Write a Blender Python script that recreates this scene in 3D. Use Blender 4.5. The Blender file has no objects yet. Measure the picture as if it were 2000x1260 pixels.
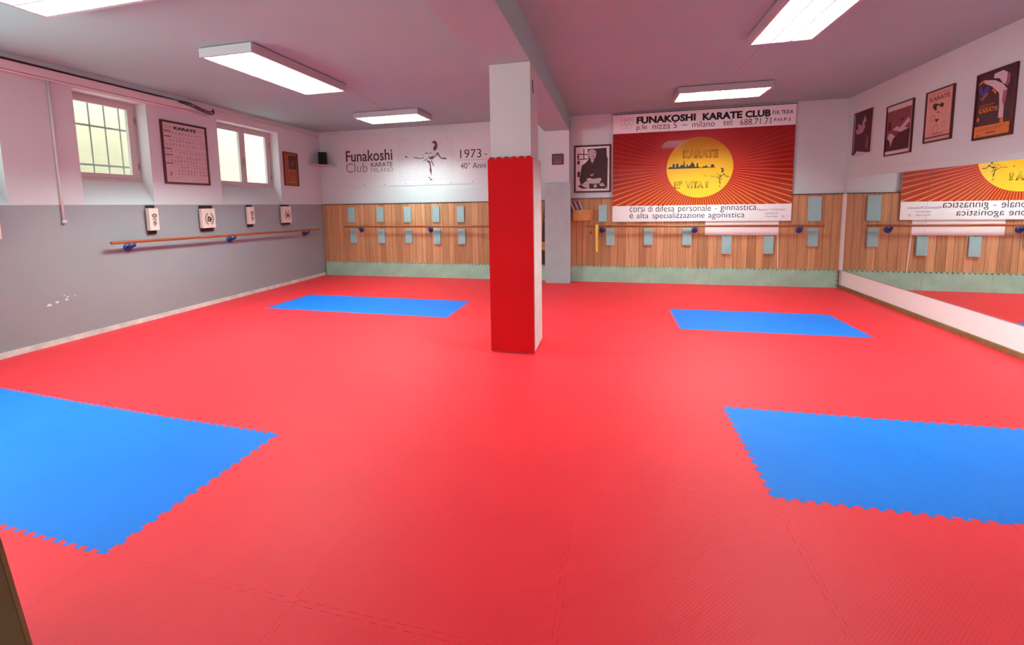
import bpy, bmesh, math, random
from mathutils import Vector, Matrix
random.seed(7)
S = bpy.context.scene
COL = S.collection

# ------------------------------------------------------------------ camera, world, exposure
YAW, PITCH, ROLL, CAMH, FPX, CX, CY = -0.24405, -0.09984, -0.01674, 1.5045, 849.27803, 982.93288, 486.08918
def cam_axes():
    cy, sy = math.cos(YAW), math.sin(YAW); cp, sp = math.cos(PITCH), math.sin(PITCH); cr, sr = math.cos(ROLL), math.sin(ROLL)
    f = Vector((sy*cp, cy*cp, sp)); rt = Vector((cy, -sy, 0)); up = rt.cross(f)
    return rt*cr + up*sr, -rt*sr + up*cr, f
RT, UP, FW = cam_axes()
cd = bpy.data.cameras.new('camera'); cam = bpy.data.objects.new('camera', cd); COL.objects.link(cam)
cd.sensor_width = 36; cd.lens = FPX/2000*36
cd.shift_x = (1000-CX)/2000; cd.shift_y = (CY-630)/2000
cd.clip_start = 0.05
cam.matrix_world = Matrix(((RT.x, UP.x, -FW.x, 0), (RT.y, UP.y, -FW.y, 0), (RT.z, UP.z, -FW.z, CAMH), (0, 0, 0, 1)))
S.camera = cam
S.view_settings.view_transform = 'Standard'; S.view_settings.look = 'None'
S.view_settings.gamma = 1; S.view_settings.use_curve_mapping = False
S.view_settings.exposure = 1.17
W = bpy.data.worlds.new('sky'); S.world = W; W.use_nodes = True
bg = W.node_tree.nodes['Background']; bg.inputs[0].default_value = (0.93, 0.97, 1.0, 1); bg.inputs[1].default_value = 3.1
REAR_FILL = 0.40  # radiance of the added fill light behind the camera
SIDE_FILL = 6.5           # radiance of the added side fill, no window known there
TUBE = 150.0          # brightness of the fluorescent tubes
S.cycles.max_bounces = 10; S.cycles.diffuse_bounces = 6; S.cycles.glossy_bounces = 5
S.cycles.sample_clamp_indirect = 6.0

# ------------------------------------------------------------------ room dimensions (metres)
D, XL, XR, H, TL, TR = 8.557, -6.284, 3.806, 3.168, 0.0267, -0.0228
YB = -2.2
def lx(y): return XL + TL*(D-y)
def rx(y): return XR + TR*(D-y)
def LW(y, off, z): return Vector((lx(y)+off, y, z))
def RW(y, off, z): return Vector((rx(y)-off, y, z))
# reading a photo point as a point of a given plane of the room
def ray(u, v): return FW + RT*(u-CX)/FPX - UP*(v-CY)/FPX
O3 = Vector((0, 0, CAMH))
def hit(u, v, n, d):
    r = ray(u, v); n = Vector(n); return O3 + r*((d-O3.dot(n))/r.dot(n))
def aback(u, v, off=0): return hit(u, v, (0, 1, 0), D-off)
def aleft(u, v, off=0): return hit(u, v, (1, TL, 0), XL+TL*D+off)
def aright(u, v, off=0): return hit(u, v, (1, TR, 0), XR+TR*D-off)
def aceil(u, v, off=0): return hit(u, v, (0, 0, 1), H-off)

# ------------------------------------------------------------------ materials
MATS = {}
def mat(name, col, rough=.6, spec=.4, noise=.0, nscale=8, bump=.0, bscale=120, metal=0, coat=0, emis=None, estr=0):
    if name in MATS: return MATS[name]
    m = bpy.data.materials.new(name); m.use_nodes = True; nt = m.node_tree; b = nt.nodes['Principled BSDF']
    b.inputs['Roughness'].default_value = rough; b.inputs['Specular IOR Level'].default_value = spec
    b.inputs['Metallic'].default_value = metal; b.inputs['Coat Weight'].default_value = coat
    b.inputs['Coat Roughness'].default_value = .02; b.inputs['Coat IOR'].default_value = 1.4
    b.inputs['Base Color'].default_value = (*col, 1)
    tc = nt.nodes.new('ShaderNodeTexCoord')
    if noise > 0:
        n = nt.nodes.new('ShaderNodeTexNoise'); n.inputs['Scale'].default_value = nscale; n.inputs['Detail'].default_value = 6
        nt.links.new(tc.outputs['Object'], n.inputs['Vector'])
        r = nt.nodes.new('ShaderNodeMapRange'); r.inputs[1].default_value = .3; r.inputs[2].default_value = .7
        r.inputs[3].default_value = 1-noise; r.inputs[4].default_value = 1+noise*.4
        nt.links.new(n.outputs['Fac'], r.inputs[0])
        mx = nt.nodes.new('ShaderNodeVectorMath'); mx.operation = 'SCALE'; mx.inputs[0].default_value = col
        nt.links.new(r.outputs[0], mx.inputs['Scale']); nt.links.new(mx.outputs[0], b.inputs['Base Color'])
    if bump > 0:
        n = nt.nodes.new('ShaderNodeTexNoise'); n.inputs['Scale'].default_value = bscale; n.inputs['Detail'].default_value = 3
        nt.links.new(tc.outputs['Object'], n.inputs['Vector'])
        bp = nt.nodes.new('ShaderNodeBump'); bp.inputs['Strength'].default_value = bump; bp.inputs['Distance'].default_value = .004
        nt.links.new(n.outputs['Fac'], bp.inputs['Height']); nt.links.new(bp.outputs[0], b.inputs['Normal'])
    if emis:
        b.inputs['Emission Color'].default_value = (*emis, 1); b.inputs['Emission Strength'].default_value = estr
    MATS[name] = m; return m
def nodes(m): return m.node_tree, m.node_tree.nodes, m.node_tree.links, m.node_tree.nodes['Principled BSDF']

M_white = mat('white_plaster', (.62, .72, .705), .75, .2, noise=.03, nscale=1.5, bump=.15, bscale=60)  # greenish tint put into the white to offset red floor bounce
M_ceil = mat('ceiling_plaster', (.34, .57, .54), .8, .15, noise=.03, nscale=1.2, bump=.1, bscale=50)  # green-grey tint in the paint cancels red light from the floor
# left wall: grey dado paint below, white above, with chipped spots
M_left = mat('two_tone_wall_paint', (.74, .75, .74), .7, .25, bump=.15, bscale=60)
nt, N, L, B = nodes(M_left)
geo = N.new('ShaderNodeNewGeometry'); sep = N.new('ShaderNodeSeparateXYZ'); L.new(geo.outputs['Position'], sep.inputs[0])
gt = N.new('ShaderNodeMath'); gt.operation = 'GREATER_THAN'; gt.inputs[1].default_value = 1.593; L.new(sep.outputs['Z'], gt.inputs[0])
tn = N.new('ShaderNodeTexNoise'); tn.inputs['Scale'].default_value = 1.3; tn.inputs['Detail'].default_value = 5; L.new(geo.outputs['Position'], tn.inputs['Vector'])
cr = N.new('ShaderNodeValToRGB'); cr.color_ramp.elements[0].color = (.28, .30, .305, 1); cr.color_ramp.elements[1].color = (.34, .35, .355, 1)
L.new(tn.outputs['Fac'], cr.inputs[0])
mx = N.new('ShaderNodeMix'); mx.data_type = 'RGBA'; L.new(gt.outputs[0], mx.inputs[0]); L.new(cr.outputs[0], mx.inputs[6]); mx.inputs[7].default_value = (.64, .68, .675, 1)
L.new(mx.outputs[2], B.inputs['Base Color'])

def foam_mat(name, col, rough, bump=.35, spec=.45):
    m = mat(name, col, rough, spec, noise=.05, nscale=2.2)
    nt, N, L, B = nodes(m)
    tc = N.new('ShaderNodeTexCoord'); mp = N.new('ShaderNodeMapping'); mp.inputs['Rotation'].default_value = (0, 0, .785)
    L.new(tc.outputs['Object'], mp.inputs[0])
    w = N.new('ShaderNodeTexWave'); w.inputs['Scale'].default_value = 28; w.inputs['Distortion'].default_value = 2.5; w.inputs['Detail'].default_value = 1
    L.new(mp.outputs[0], w.inputs['Vector'])
    n2 = N.new('ShaderNodeTexNoise'); n2.inputs['Scale'].default_value = 160; L.new(tc.outputs['Object'], n2.inputs['Vector'])
    ad = N.new('ShaderNodeMath'); ad.operation = 'ADD'; L.new(w.outputs['Fac'], ad.inputs[0]); L.new(n2.outputs['Fac'], ad.inputs[1])
    bp = N.new('ShaderNodeBump'); bp.inputs['Strength'].default_value = bump; bp.inputs['Distance'].default_value = .0012
    L.new(ad.outputs[0], bp.inputs['Height']); L.new(bp.outputs[0], B.inputs['Normal'])
    return m
M_red = foam_mat('red_foam', (.86, .028, .040), .50, .20, .28)
M_blue = foam_mat('blue_foam', (.006, .19, .72), .50, .20, .22)
M_redpad = foam_mat('red_pillar_foam', (.50, .004, .008), .7, .2, .12)
M_grey = mat('grey_green_foam', (.38, .66, .50), .6, .3, noise=.16, nscale=5, bump=.3, bscale=90)
M_greyblue = mat('grey_blue_foam', (.42, .54, .55), .6, .3, noise=.08, nscale=4, bump=.2, bscale=90)
M_cream = mat('worn_cream_foam', (.60, .56, .52), .6, .3, noise=.15, nscale=6, bump=.2, bscale=90)
M_pad = mat('pale_teal_foam', (.34, .58, .56), .65, .25, noise=.05, nscale=9, bump=.15, bscale=150)
# panelling
M_wood = mat('oak_panelling', (.4, .2, .1), .5, .35)
nt, N, L, B = nodes(M_wood)
geo = N.new('ShaderNodeNewGeometry'); sep = N.new('ShaderNodeSeparateXYZ'); L.new(geo.outputs['Position'], sep.inputs[0])
nz = N.new('ShaderNodeTexVoronoi'); nz.voronoi_dimensions = '1D'; nz.inputs['Scale'].default_value = 7.6; L.new(sep.outputs['X'], nz.inputs['W'])
vd = N.new('ShaderNodeTexVoronoi'); vd.voronoi_dimensions = '1D'; vd.feature = 'DISTANCE_TO_EDGE'; vd.inputs['Scale'].default_value = 7.6; L.new(sep.outputs['X'], vd.inputs['W'])
ss = N.new('ShaderNodeSeparateColor'); L.new(nz.outputs['Color'], ss.inputs[0])
cr = N.new('ShaderNodeValToRGB'); e = cr.color_ramp.elements; e[0].color = (.46, .235, .105, 1); e[1].color = (.72, .40, .19, 1); L.new(ss.outputs[0], cr.inputs[0])
mp = N.new('ShaderNodeMapping'); mp.inputs['Scale'].default_value = (38, 38, 1.3); L.new(geo.outputs['Position'], mp.inputs[0])
gn = N.new('ShaderNodeTexNoise'); gn.inputs['Scale'].default_value = 1.5; gn.inputs['Detail'].default_value = 8; L.new(mp.outputs[0], gn.inputs['Vector'])
gr = N.new('ShaderNodeMapRange'); gr.inputs[1].default_value = .25; gr.inputs[2].default_value = .75; gr.inputs[3].default_value = .68; gr.inputs[4].default_value = 1.15; L.new(gn.outputs['Fac'], gr.inputs[0])
sc = N.new('ShaderNodeVectorMath'); sc.operation = 'SCALE'; L.new(cr.outputs[0], sc.inputs[0]); L.new(gr.outputs[0], sc.inputs['Scale'])
lt = N.new('ShaderNodeMath'); lt.operation = 'LESS_THAN'; lt.inputs[1].default_value = .022; L.new(vd.outputs['Distance'], lt.inputs[0])
mx = N.new('ShaderNodeMix'); mx.data_type = 'RGBA'; L.new(lt.outputs[0], mx.inputs[0]); L.new(sc.outputs[0], mx.inputs[6]); mx.inputs[7].default_value = (.13, .055, .03, 1)
L.new(mx.outputs[2], B.inputs['Base Color'])

M_capwood = mat('dark_brown_wood', (.10, .04, .025), .5)
M_basewood = mat('brown_skirting_wood', (.25, .13, .05), .5, noise=.3, nscale=14)
M_bar = mat('varnished_wood', (.36, .085, .02), .28, .5, noise=.15, nscale=5)
M_navy = mat('navy_plastic', (.02, .055, .24), .35, .5)
M_black = mat('black_plastic', (.012, .012, .012), .5)
M_padcream = mat('cream_canvas', (.80, .66, .56), .7, .2)
M_maroon = mat('dark_maroon_board', (.035, .010, .010), .5)
M_ink = mat('black_ink', (.012, .008, .008), .6)
M_ink2 = mat('brown_black_ink', (.09, .02, .02), .6)
M_greyink = mat('grey_ink', (.28, .25, .25), .6)
M_frame = mat('dark_red_wood_frame', (.07, .008, .010), .4)
M_paper = mat('white_paper', (.80, .78, .76), .7)
M_vinyl = mat('white_vinyl', (.66, .68, .67), .5)
M_lampmetal = mat('white_lamp_metal', (.46, .48, .48), .4, noise=.02)
M_louvre = mat('satin_louvre_metal', (.50, .53, .56), .35, .6)
M_frameW = mat('window_frame_paint', (.55, .52, .50), .45)
M_pvc = mat('white_pvc', (.70, .69, .68), .4)
M_mirror = mat('mirror_glass', (.93, .95, .94), .01, metal=1)
M_yellow = mat('yellow_cloth', (.92, .70, .08), .7)
M_orange = mat('orange_pine', (.62, .26, .07), .5, noise=.15, nscale=12)
M_facade = mat('cream_facade', (.46, .40, .285), .9, .1, noise=.08, nscale=1.5)
M_olive = mat('olive_canvas', (.13, .12, .045), .7, noise=.1, nscale=4)
M_tan = mat('tan_leather', (.22, .13, .05), .6, noise=.2, nscale=12)
M_iron = mat('grey_iron', (.30, .29, .27), .6)

M_glass = bpy.data.materials.new('window_glass'); M_glass.use_nodes = True
nt = M_glass.node_tree; nt.nodes.clear()
out = nt.nodes.new('ShaderNodeOutputMaterial'); tr = nt.nodes.new('ShaderNodeBsdfTransparent'); gl = nt.nodes.new('ShaderNodeBsdfGlossy'); gl.inputs['Roughness'].default_value = .02
tr.inputs[0].default_value = (.93, .97, .95, 1)
mxs = nt.nodes.new('ShaderNodeMixShader'); mxs.inputs[0].default_value = .06
nt.links.new(tr.outputs[0], mxs.inputs[1]); nt.links.new(gl.outputs[0], mxs.inputs[2]); nt.links.new(mxs.outputs[0], out.inputs[0])

# ------------------------------------------------------------------ object helpers
def link(name, bm, m, parent=None, loc=None, smooth=False):
    me = bpy.data.meshes.new(name)
    org = Vector(parent.location) if parent is not None and parent.parent is None else None
    if parent is not None and parent.parent is not None: org = parent.parent.location + parent.location
    if org is None: org = Vector(loc) if loc is not None else Vector((0, 0, 0))
    bmesh.ops.recalc_face_normals(bm, faces=bm.faces)
    bm.transform(Matrix.Translation(-org)); bm.to_mesh(me); bm.free()
    ms = m if isinstance(m, (list, tuple)) else [m]
    for q in ms: me.materials.append(q)
    if smooth:
        for p in me.polygons: p.use_smooth = True
    o = bpy.data.objects.new(name, me); COL.objects.link(o)
    if parent is not None: o.parent = parent
    else: o.location = org
    return o
def tag(o, label=None, cat=None, group=None, kind=None):
    if label: o['label'] = label
    if cat: o['category'] = cat
    if group: o['group'] = group
    if kind: o['kind'] = kind
    return o
def empty(name, loc, label=None, cat=None, group=None, kind=None):
    o = bpy.data.objects.new(name, None); COL.objects.link(o); o.location = loc; o.empty_display_size = .1
    return tag(o, label, cat, group, kind)
def hexa(bm, c, mi=0):
    v = [bm.verts.new(p) for p in c]
    for f in ((0, 1, 2, 3), (4, 5, 6, 7), (0, 1, 5, 4), (1, 2, 6, 5), (2, 3, 7, 6), (3, 0, 4, 7)):
        q = bm.faces.new([v[i] for i in f]); q.material_index = mi
def box(bm, x0, x1, y0, y1, z0, z1):
    hexa(bm, [(x0, y0, z0), (x1, y0, z0), (x1, y1, z0), (x0, y1, z0), (x0, y0, z1), (x1, y0, z1), (x1, y1, z1), (x0, y1, z1)])
def wbox(bm, F, y0, y1, o0, o1, z0, z1):
    """box on a side wall, F = LW or RW"""
    hexa(bm, [F(y0, o0, z0), F(y1, o0, z0), F(y1, o1, z0), F(y0, o1, z0), F(y0, o0, z1), F(y1, o0, z1), F(y1, o1, z1), F(y0, o1, z1)])
def bev(bm, w, seg=2):
    bmesh.ops.bevel(bm, geom=list(bm.edges), offset=w, segments=seg, affect='EDGES', profile=.5)
def tube(bm, pts, r, n=12, cap=True):
    pts = [Vector(p) for p in pts]; rings = []
    for i, p in enumerate(pts):
        a = pts[max(i-1, 0)]; b = pts[min(i+1, len(pts)-1)]; d = (b-a).normalized()
        s = d.cross(Vector((0, 0, 1)));
        if s.length < .05: s = d.cross(Vector((0, 1, 0)))
        s.normalize(); t = d.cross(s)
        rr = r[i] if isinstance(r, (list, tuple)) else r
        rings.append([bm.verts.new(p + s*math.cos(k*2*math.pi/n)*rr + t*math.sin(k*2*math.pi/n)*rr) for k in range(n)])
    for A, Bq in zip(rings, rings[1:]):
        for k in range(n): bm.faces.new((A[k], A[(k+1) % n], Bq[(k+1) % n], Bq[k]))
    if cap: bm.faces.new(rings[0]); bm.faces.new(rings[-1])
def NB(): return bmesh.new()
def extr(bm, pts, dvec, mi=0):
    """extrude an outline (list of Vectors) by dvec"""
    a = [bm.verts.new(p) for p in pts]; b = [bm.verts.new(Vector(p)+dvec) for p in pts]; n = len(pts)
    f1 = bm.faces.new(a); f2 = bm.faces.new(b[::-1]); f1.material_index = f2.material_index = mi
    for i in range(n):
        q = bm.faces.new((a[i], a[(i+1) % n], b[(i+1) % n], b[i])); q.material_index = mi
ORD = ['', 'first', 'second', 'third', 'fourth', 'fifth', 'sixth', 'seventh', 'eighth', 'ninth', 'tenth', 'eleventh', 'twelfth']

# ------------------------------------------------------------------ room shell
bm = NB(); box(bm, -6.9, 4.3, YB-.3, D+.3, -.25, -.0262); tag(link('floor', bm, mat('concrete', (.35, .34, .33), .8, noise=.1)), kind='structure')
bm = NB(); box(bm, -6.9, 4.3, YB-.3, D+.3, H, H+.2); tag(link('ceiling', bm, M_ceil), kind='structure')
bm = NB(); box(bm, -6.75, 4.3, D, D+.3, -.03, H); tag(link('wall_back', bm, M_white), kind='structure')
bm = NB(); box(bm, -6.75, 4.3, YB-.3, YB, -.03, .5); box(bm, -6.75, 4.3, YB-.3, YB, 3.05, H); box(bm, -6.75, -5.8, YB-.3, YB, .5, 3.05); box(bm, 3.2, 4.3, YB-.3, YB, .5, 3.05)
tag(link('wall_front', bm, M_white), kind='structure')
al = bpy.data.lights.new('added_rear_fill', 'AREA'); al.shape = 'RECTANGLE'; al.size = 9.0; al.size_y = 2.55; al.energy = REAR_FILL*9.0*2.55*math.pi; al.color = (.90, 1, 1)  # added fill light from behind, gives the ceiling neutral light
ao = bpy.data.objects.new('added_rear_fill', al); COL.objects.link(ao); ao.location = (-1.3, YB-.12, 1.775); ao.rotation_euler = (math.pi/2, 0, 0)
al = bpy.data.lights.new('added_side_fill', 'AREA'); al.shape = 'RECTANGLE'; al.size = 1.25; al.size_y = 3.7; al.energy = SIDE_FILL*1.25*3.7*math.pi; al.color = (.90, 1, 1)  # second added fill, out of view on the left
ao = bpy.data.objects.new('added_side_fill', al); COL.objects.link(ao); ao.location = (lx(0)-.12, .05, 2.28); ao.rotation_euler = (0, -math.pi/2, 0)
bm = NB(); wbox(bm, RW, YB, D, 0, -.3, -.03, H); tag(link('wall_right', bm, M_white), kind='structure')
WT = .26; ZS = 1.593; ZT = 2.965; RD = .20
OPEN = [(2.35, 3.205), (3.90, 4.755), (5.885, 7.262)]
OPENS = [(-1.85, 1.95)] + OPEN
bm = NB(); wbox(bm, LW, YB, D, 0, -WT, -.03, ZS); wbox(bm, LW, YB, D, 0, -WT, ZT, H)
ys = [YB] + [v for o in OPENS for v in o] + [D]
for k in range(0, len(ys), 2): wbox(bm, LW, ys[k], ys[k+1], 0, -WT, ZS, ZT)
for a, b in OPEN:        # sloping sills
    hexa(bm, [LW(a, 0, ZS), LW(b, 0, ZS), LW(b, -WT, ZS), LW(a, -WT, ZS), LW(a, 0, ZS+.003), LW(b, 0, ZS+.003), LW(b, -RD-.0, 1.905), LW(a, -RD-.0, 1.905)])
    wbox(bm, LW, a, b, -RD, -WT, ZS, 1.905)
tag(link('wall_left', bm, M_left), kind='structure')
# skirtings
bm = NB(); wbox(bm, LW, YB, D-.045, 0, .012, 0, .062); tag(link('baseboard_left', bm, mat('chipped_white_paint', (.70, .70, .64), .6, noise=.25, nscale=9)), kind='structure')
bm = NB(); wbox(bm, RW, YB, D-.045, 0, .028, 0, .056); tag(link('baseboard_right', bm, M_basewood), kind='structure')
# ceiling beam and the two pillars
BX0, BX1, ZB = -1.222, -.762, 2.862
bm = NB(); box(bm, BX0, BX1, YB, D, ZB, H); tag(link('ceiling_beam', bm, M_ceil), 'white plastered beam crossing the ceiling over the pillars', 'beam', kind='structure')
bm = NB(); box(bm, -1.165, -.762, 4.232, 4.665, -.02, ZB); 
pil = tag(link('pillar', bm, mat('pillar_plaster', (.52, .54, .53), .8, .15, noise=.04, nscale=3, bump=.15, bscale=60), loc=(-.96, 4.45, 0)), 'white pillar in the middle of the room wrapped in foam', 'pillar', kind='structure')
bm = NB(); p = aback(1041, 155); 
hexa(bm, [Vector((-.763, y, z)) for (y, z) in ((4.33, 2.72), (4.36, 2.72), (4.39, 2.60), (4.37, 2.60))] + [Vector((-.757, y, z)) for (y, z) in ((4.33, 2.72), (4.36, 2.72), (4.39, 2.60), (4.37, 2.60))])
link('dark_slit', bm, M_maroon, pil)  # thin dark strip on the pillar's right face
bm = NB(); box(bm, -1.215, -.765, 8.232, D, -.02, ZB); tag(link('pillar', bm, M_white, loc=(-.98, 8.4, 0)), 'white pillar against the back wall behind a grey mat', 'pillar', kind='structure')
# thin rail above the mirrors and white strip in the corner
bm = NB(); wbox(bm, RW, -1.5, 8.40, 0, .008, 1.925, 1.937); tag(link('trim_1', bm, M_pvc), kind='structure')
bm = NB(); wbox(bm, RW, 8.465, D-.025, 0, .022, .31, 1.60); tag(link('trim_2', bm, mat('white_strip_paint', (.85, .82, .80), .5)), kind='structure')

# ------------------------------------------------------------------ floor of interlocking foam tiles
def corner(i, j):
    y = 2.318 + 1.034*j; a = {-4: .03, -3: .03, -2: .02, -1: .014, 0: .0082, 1: .0056, 2: .0035, 3: .0023, 4: .0016, 5: .0010, 6: .0}[j]
    return Vector((-2.16 + .9905*i, y + a*(i-1.4)**2 * (1 if j > -1 else .5)))
def teeth(A, Bq, n=14, amp=.0105):
    d = (Bq-A); Ln = d.length; t = d/Ln; nrm = Vector((-t.y, t.x)); p = Ln/(n+.5); out = []
    for k in range(n):
        s0 = p*(k+.25)
        for s, a in ((s0+.01*p, -1), (s0-.05*p, 1), (s0+.55*p, 1), (s0+.49*p, -1)):
            out.append(A + t*(s+.0) + nrm*a*amp)
    # slightly undercut trapezoids
    return [A] + out + [Bq]
def rowline(i, j):   # edge from corner(i,j) to corner(i+1,j)
    return teeth(corner(i, j), corner(i+1, j))
def colline(i, j):   # edge from corner(i,j) to corner(i,j+1)
    return teeth(corner(i, j), corner(i, j+1))
I0, I1, J0, J1 = -4, 5, -4, 5
BLUE = {(-3, -1): 'left', (-2, -1): 'middle', (-1, -1): 'right', (3, 0): 'left', (4, 0): 'right',
        (-3, 3): 'left', (-2, 3): 'middle', (-1, 3): 'right', (3, 3): 'left', (4, 3): 'right'}
def edge(kind, i, j):
    if kind == 'row':
        if j in (J0, J1+1):
            yy = YB+.002 if j == J0 else D-.001
            a = corner(i, j).x; b = corner(i+1, j).x
            if i == I0: a = lx(yy)+.001
            if i == I1: b = rx(yy)-.001
            return [Vector((a, yy)), Vector((b, yy))]
        e = rowline(i, j)
        if i == I0: e[0] = Vector((lx(e[0].y)+.001, e[0].y)); e = [e[0]] + [q for q in e[1:] if q.x > lx(q.y)+.01]
        if i == I1: e[-1] = Vector((rx(e[-1].y)-.001, e[-1].y)); e = [q for q in e[:-1] if q.x < rx(q.y)-.012] + [e[-1]]
        return e
    if i in (I0, I1+1):
        f = lx if i == I0 else rx; s = .001 if i == I0 else -.001
        a, b = corner(i, j).y, corner(i, j+1).y
        if j == J0: a = YB+.002
        if j == J1: b = D-.001
        return [Vector((f(a)+s, a)), Vector((f(b)+s, b))]
    A, Bq = corner(i, j), corner(i, j+1)
    if j == J0: A = Vector((A.x, YB+.002))
    if j == J1: Bq = Vector((Bq.x, D-.001))
    return teeth(A, Bq)
TH = .025
for i in range(I0, I1+1):
    for j in range(J0, J1+1):
        lo = edge('row', i, j); hi = edge('row', i, j+1); le = edge('col', i, j); ri = edge('col', i+1, j)
        lo = [ri[0] if k == len(lo)-1 else q for k, q in enumerate(lo)]; 
        pts = lo[:-1] + ri[:-1] + hi[::-1][:-1] + le[::-1][:-1]
        c = sum(pts, Vector((0, 0)))/len(pts)
        pts = [c + (q-c)*.9991 for q in pts]
        bm = NB(); extr(bm, [Vector((q.x, q.y, -TH)) for q in pts], Vector((0, 0, TH)))
        blue = (i, j) in BLUE
        o = link('foam_mat_tile', bm, M_blue if blue else M_red, loc=(c.x, c.y, -TH))
        if blue:
            patch = ('near left' if i < 0 else 'near right') if j < 2 else ('far left' if i < 0 else 'far right')
            num = 'three' if i < 0 else 'two'
            tag(o, f'blue foam floor tile, {BLUE[(i, j)]} one of the {num} in the {patch} patch', 'floor tile', 'blue interlocking foam tiles')
        else:
            tag(o, f'red foam floor tile, {ORD[J1-j+1]} row from back wall, {ORD[i-I0+1]} column from left wall', 'floor tile', 'red interlocking foam tiles')

# ------------------------------------------------------------------ windows, facade outside
def window(n, a, b, panes, hinge):
    r = empty(f'window_{n}', LW((a+b)/2, -RD, 1.91), kind='structure')
    z0, z1 = 1.91, ZT; f = .035
    bm = NB()
    for q in ((a+.001, b-.001, z0-.004, z0+f), (a+.001, b-.001, z1-f, z1-.001), (a+.001, a+f, z0+f, z1-f), (b-f, b-.001, z0+f, z1-f)):
        wbox(bm, LW, q[0], q[1], -RD-.002, -WT+.002, q[2], q[3])
    link('window_frame', bm, M_frameW, r)
    for k, (p0, p1, s0, s1) in enumerate(panes):     # sash outer / glass inner
        bm = NB(); g0, g1 = 2.0, 2.872
        for q in ((p0, p1, z0+.037, g0), (p0, p1, g1, z1-.037), (p0, s0, g0, g1), (s1, p1, g0, g1)):
            wbox(bm, LW, q[0], q[1], -RD+.012, -RD-.035, q[2], q[3])
        sash = link('sash', bm, M_frameW, r)
        bm = NB(); wbox(bm, LW, s0-.001, s1+.001, -RD-.010, -RD-.015, g0-.001, g1+.001); link('pane', bm, M_glass, sash)
    bm = NB()
    for z in (2.12, 2.74): tube(bm, [LW(b-.030, -RD+.018, z-.04), LW(b-.030, -RD+.018, z+.04)], .008, 8)
    link('hinge', bm, M_iron, r)
    if hinge:
        bm = NB(); y = (a+b)/2-.005; wbox(bm, LW, y-.012, y+.012, -RD+.012, -RD+.028, 2.30, 2.42); bev(bm, .003, 1)
        wbox(bm, LW, y-.009, y+.009, -RD+.028, -RD+.045, 2.27, 2.38); link('handle', bm, M_iron, r)
    return r
REAR_OPENING = empty('window_4', (-1.3, YB-.05, .5), kind='structure')  # unseen opening made up to hold the rear fill light
bm = NB()
for k in range(7): x = -5.8+1.5*k; box(bm, max(x-.03, -5.8), min(x+.03, 3.2), YB-.09, YB-.03, .5, 3.05)
box(bm, -5.8, 3.2, YB-.09, YB-.03, .5, .56); box(bm, -5.8, 3.2, YB-.09, YB-.03, 2.99, 3.05); link('window_frame', bm, M_frameW, REAR_OPENING)
bm = NB(); box(bm, -6.0, 3.4, YB-.36, YB-.31, .4, 3.15); link('sky_blocker', bm, M_white, REAR_OPENING)  # slab added behind the opening to keep sky light out
SIDE_OPENING = empty('window_5', LW(.05, -.2, 1.6), kind='structure')  # unseen opening made up to hold the side fill light
bm = NB()
for k in range(5): y = -1.85+.95*k; wbox(bm, LW, max(y-.03, -1.849), min(y+.03, 1.949), -.05, -.10, ZS, ZT)
link('window_frame', bm, M_frameW, SIDE_OPENING)
window(1, *OPEN[0], [(2.387, 3.168, 2.46, 3.095)], False)
window(2, *OPEN[1], [(3.937, 4.718, 4.01, 4.640)], False)
window(3, *OPEN[2], [(5.922, 6.573, 6.03, 6.512), (6.575, 7.225, 6.637, 7.140)], True)
bm = NB(); box(bm, -8.4, -8.2, -1.0, 11.0, .8, 3.75); tag(link('neighbouring_facade', bm, M_facade, loc=(-8.3, 5, .8)), 'cream rendered facade across the light well seen through the windows', 'facade')
bm = NB(); box(bm, -8.2, -6.62, -1.0, 11.0, 1.55, 1.75); tag(link('light_well_paving', bm, mat('pale_concrete', (.80, .80, .78), .85, noise=.1), loc=(-7.4, 5, 1.55)), 'pale concrete paving of the light well outside the windows', 'paving')
g = empty('window_grille', LW(4.33, -.62, 1.95), 'grey iron security grille outside the single-pane window', 'grille')
for k in range(8):
    bm = NB(); y = 3.70+.19*k; tube(bm, [LW(y, -.62, 1.95), LW(y, -.62, 3.3)], .009, 8); link('vertical_bar', bm, M_iron, g)
for z in (2.14, 2.66):
    bm = NB(); wbox(bm, LW, 3.5, 5.25, -.611, -.629, z-.012, z+.012); link('crossbar', bm, M_iron, g)

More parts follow.
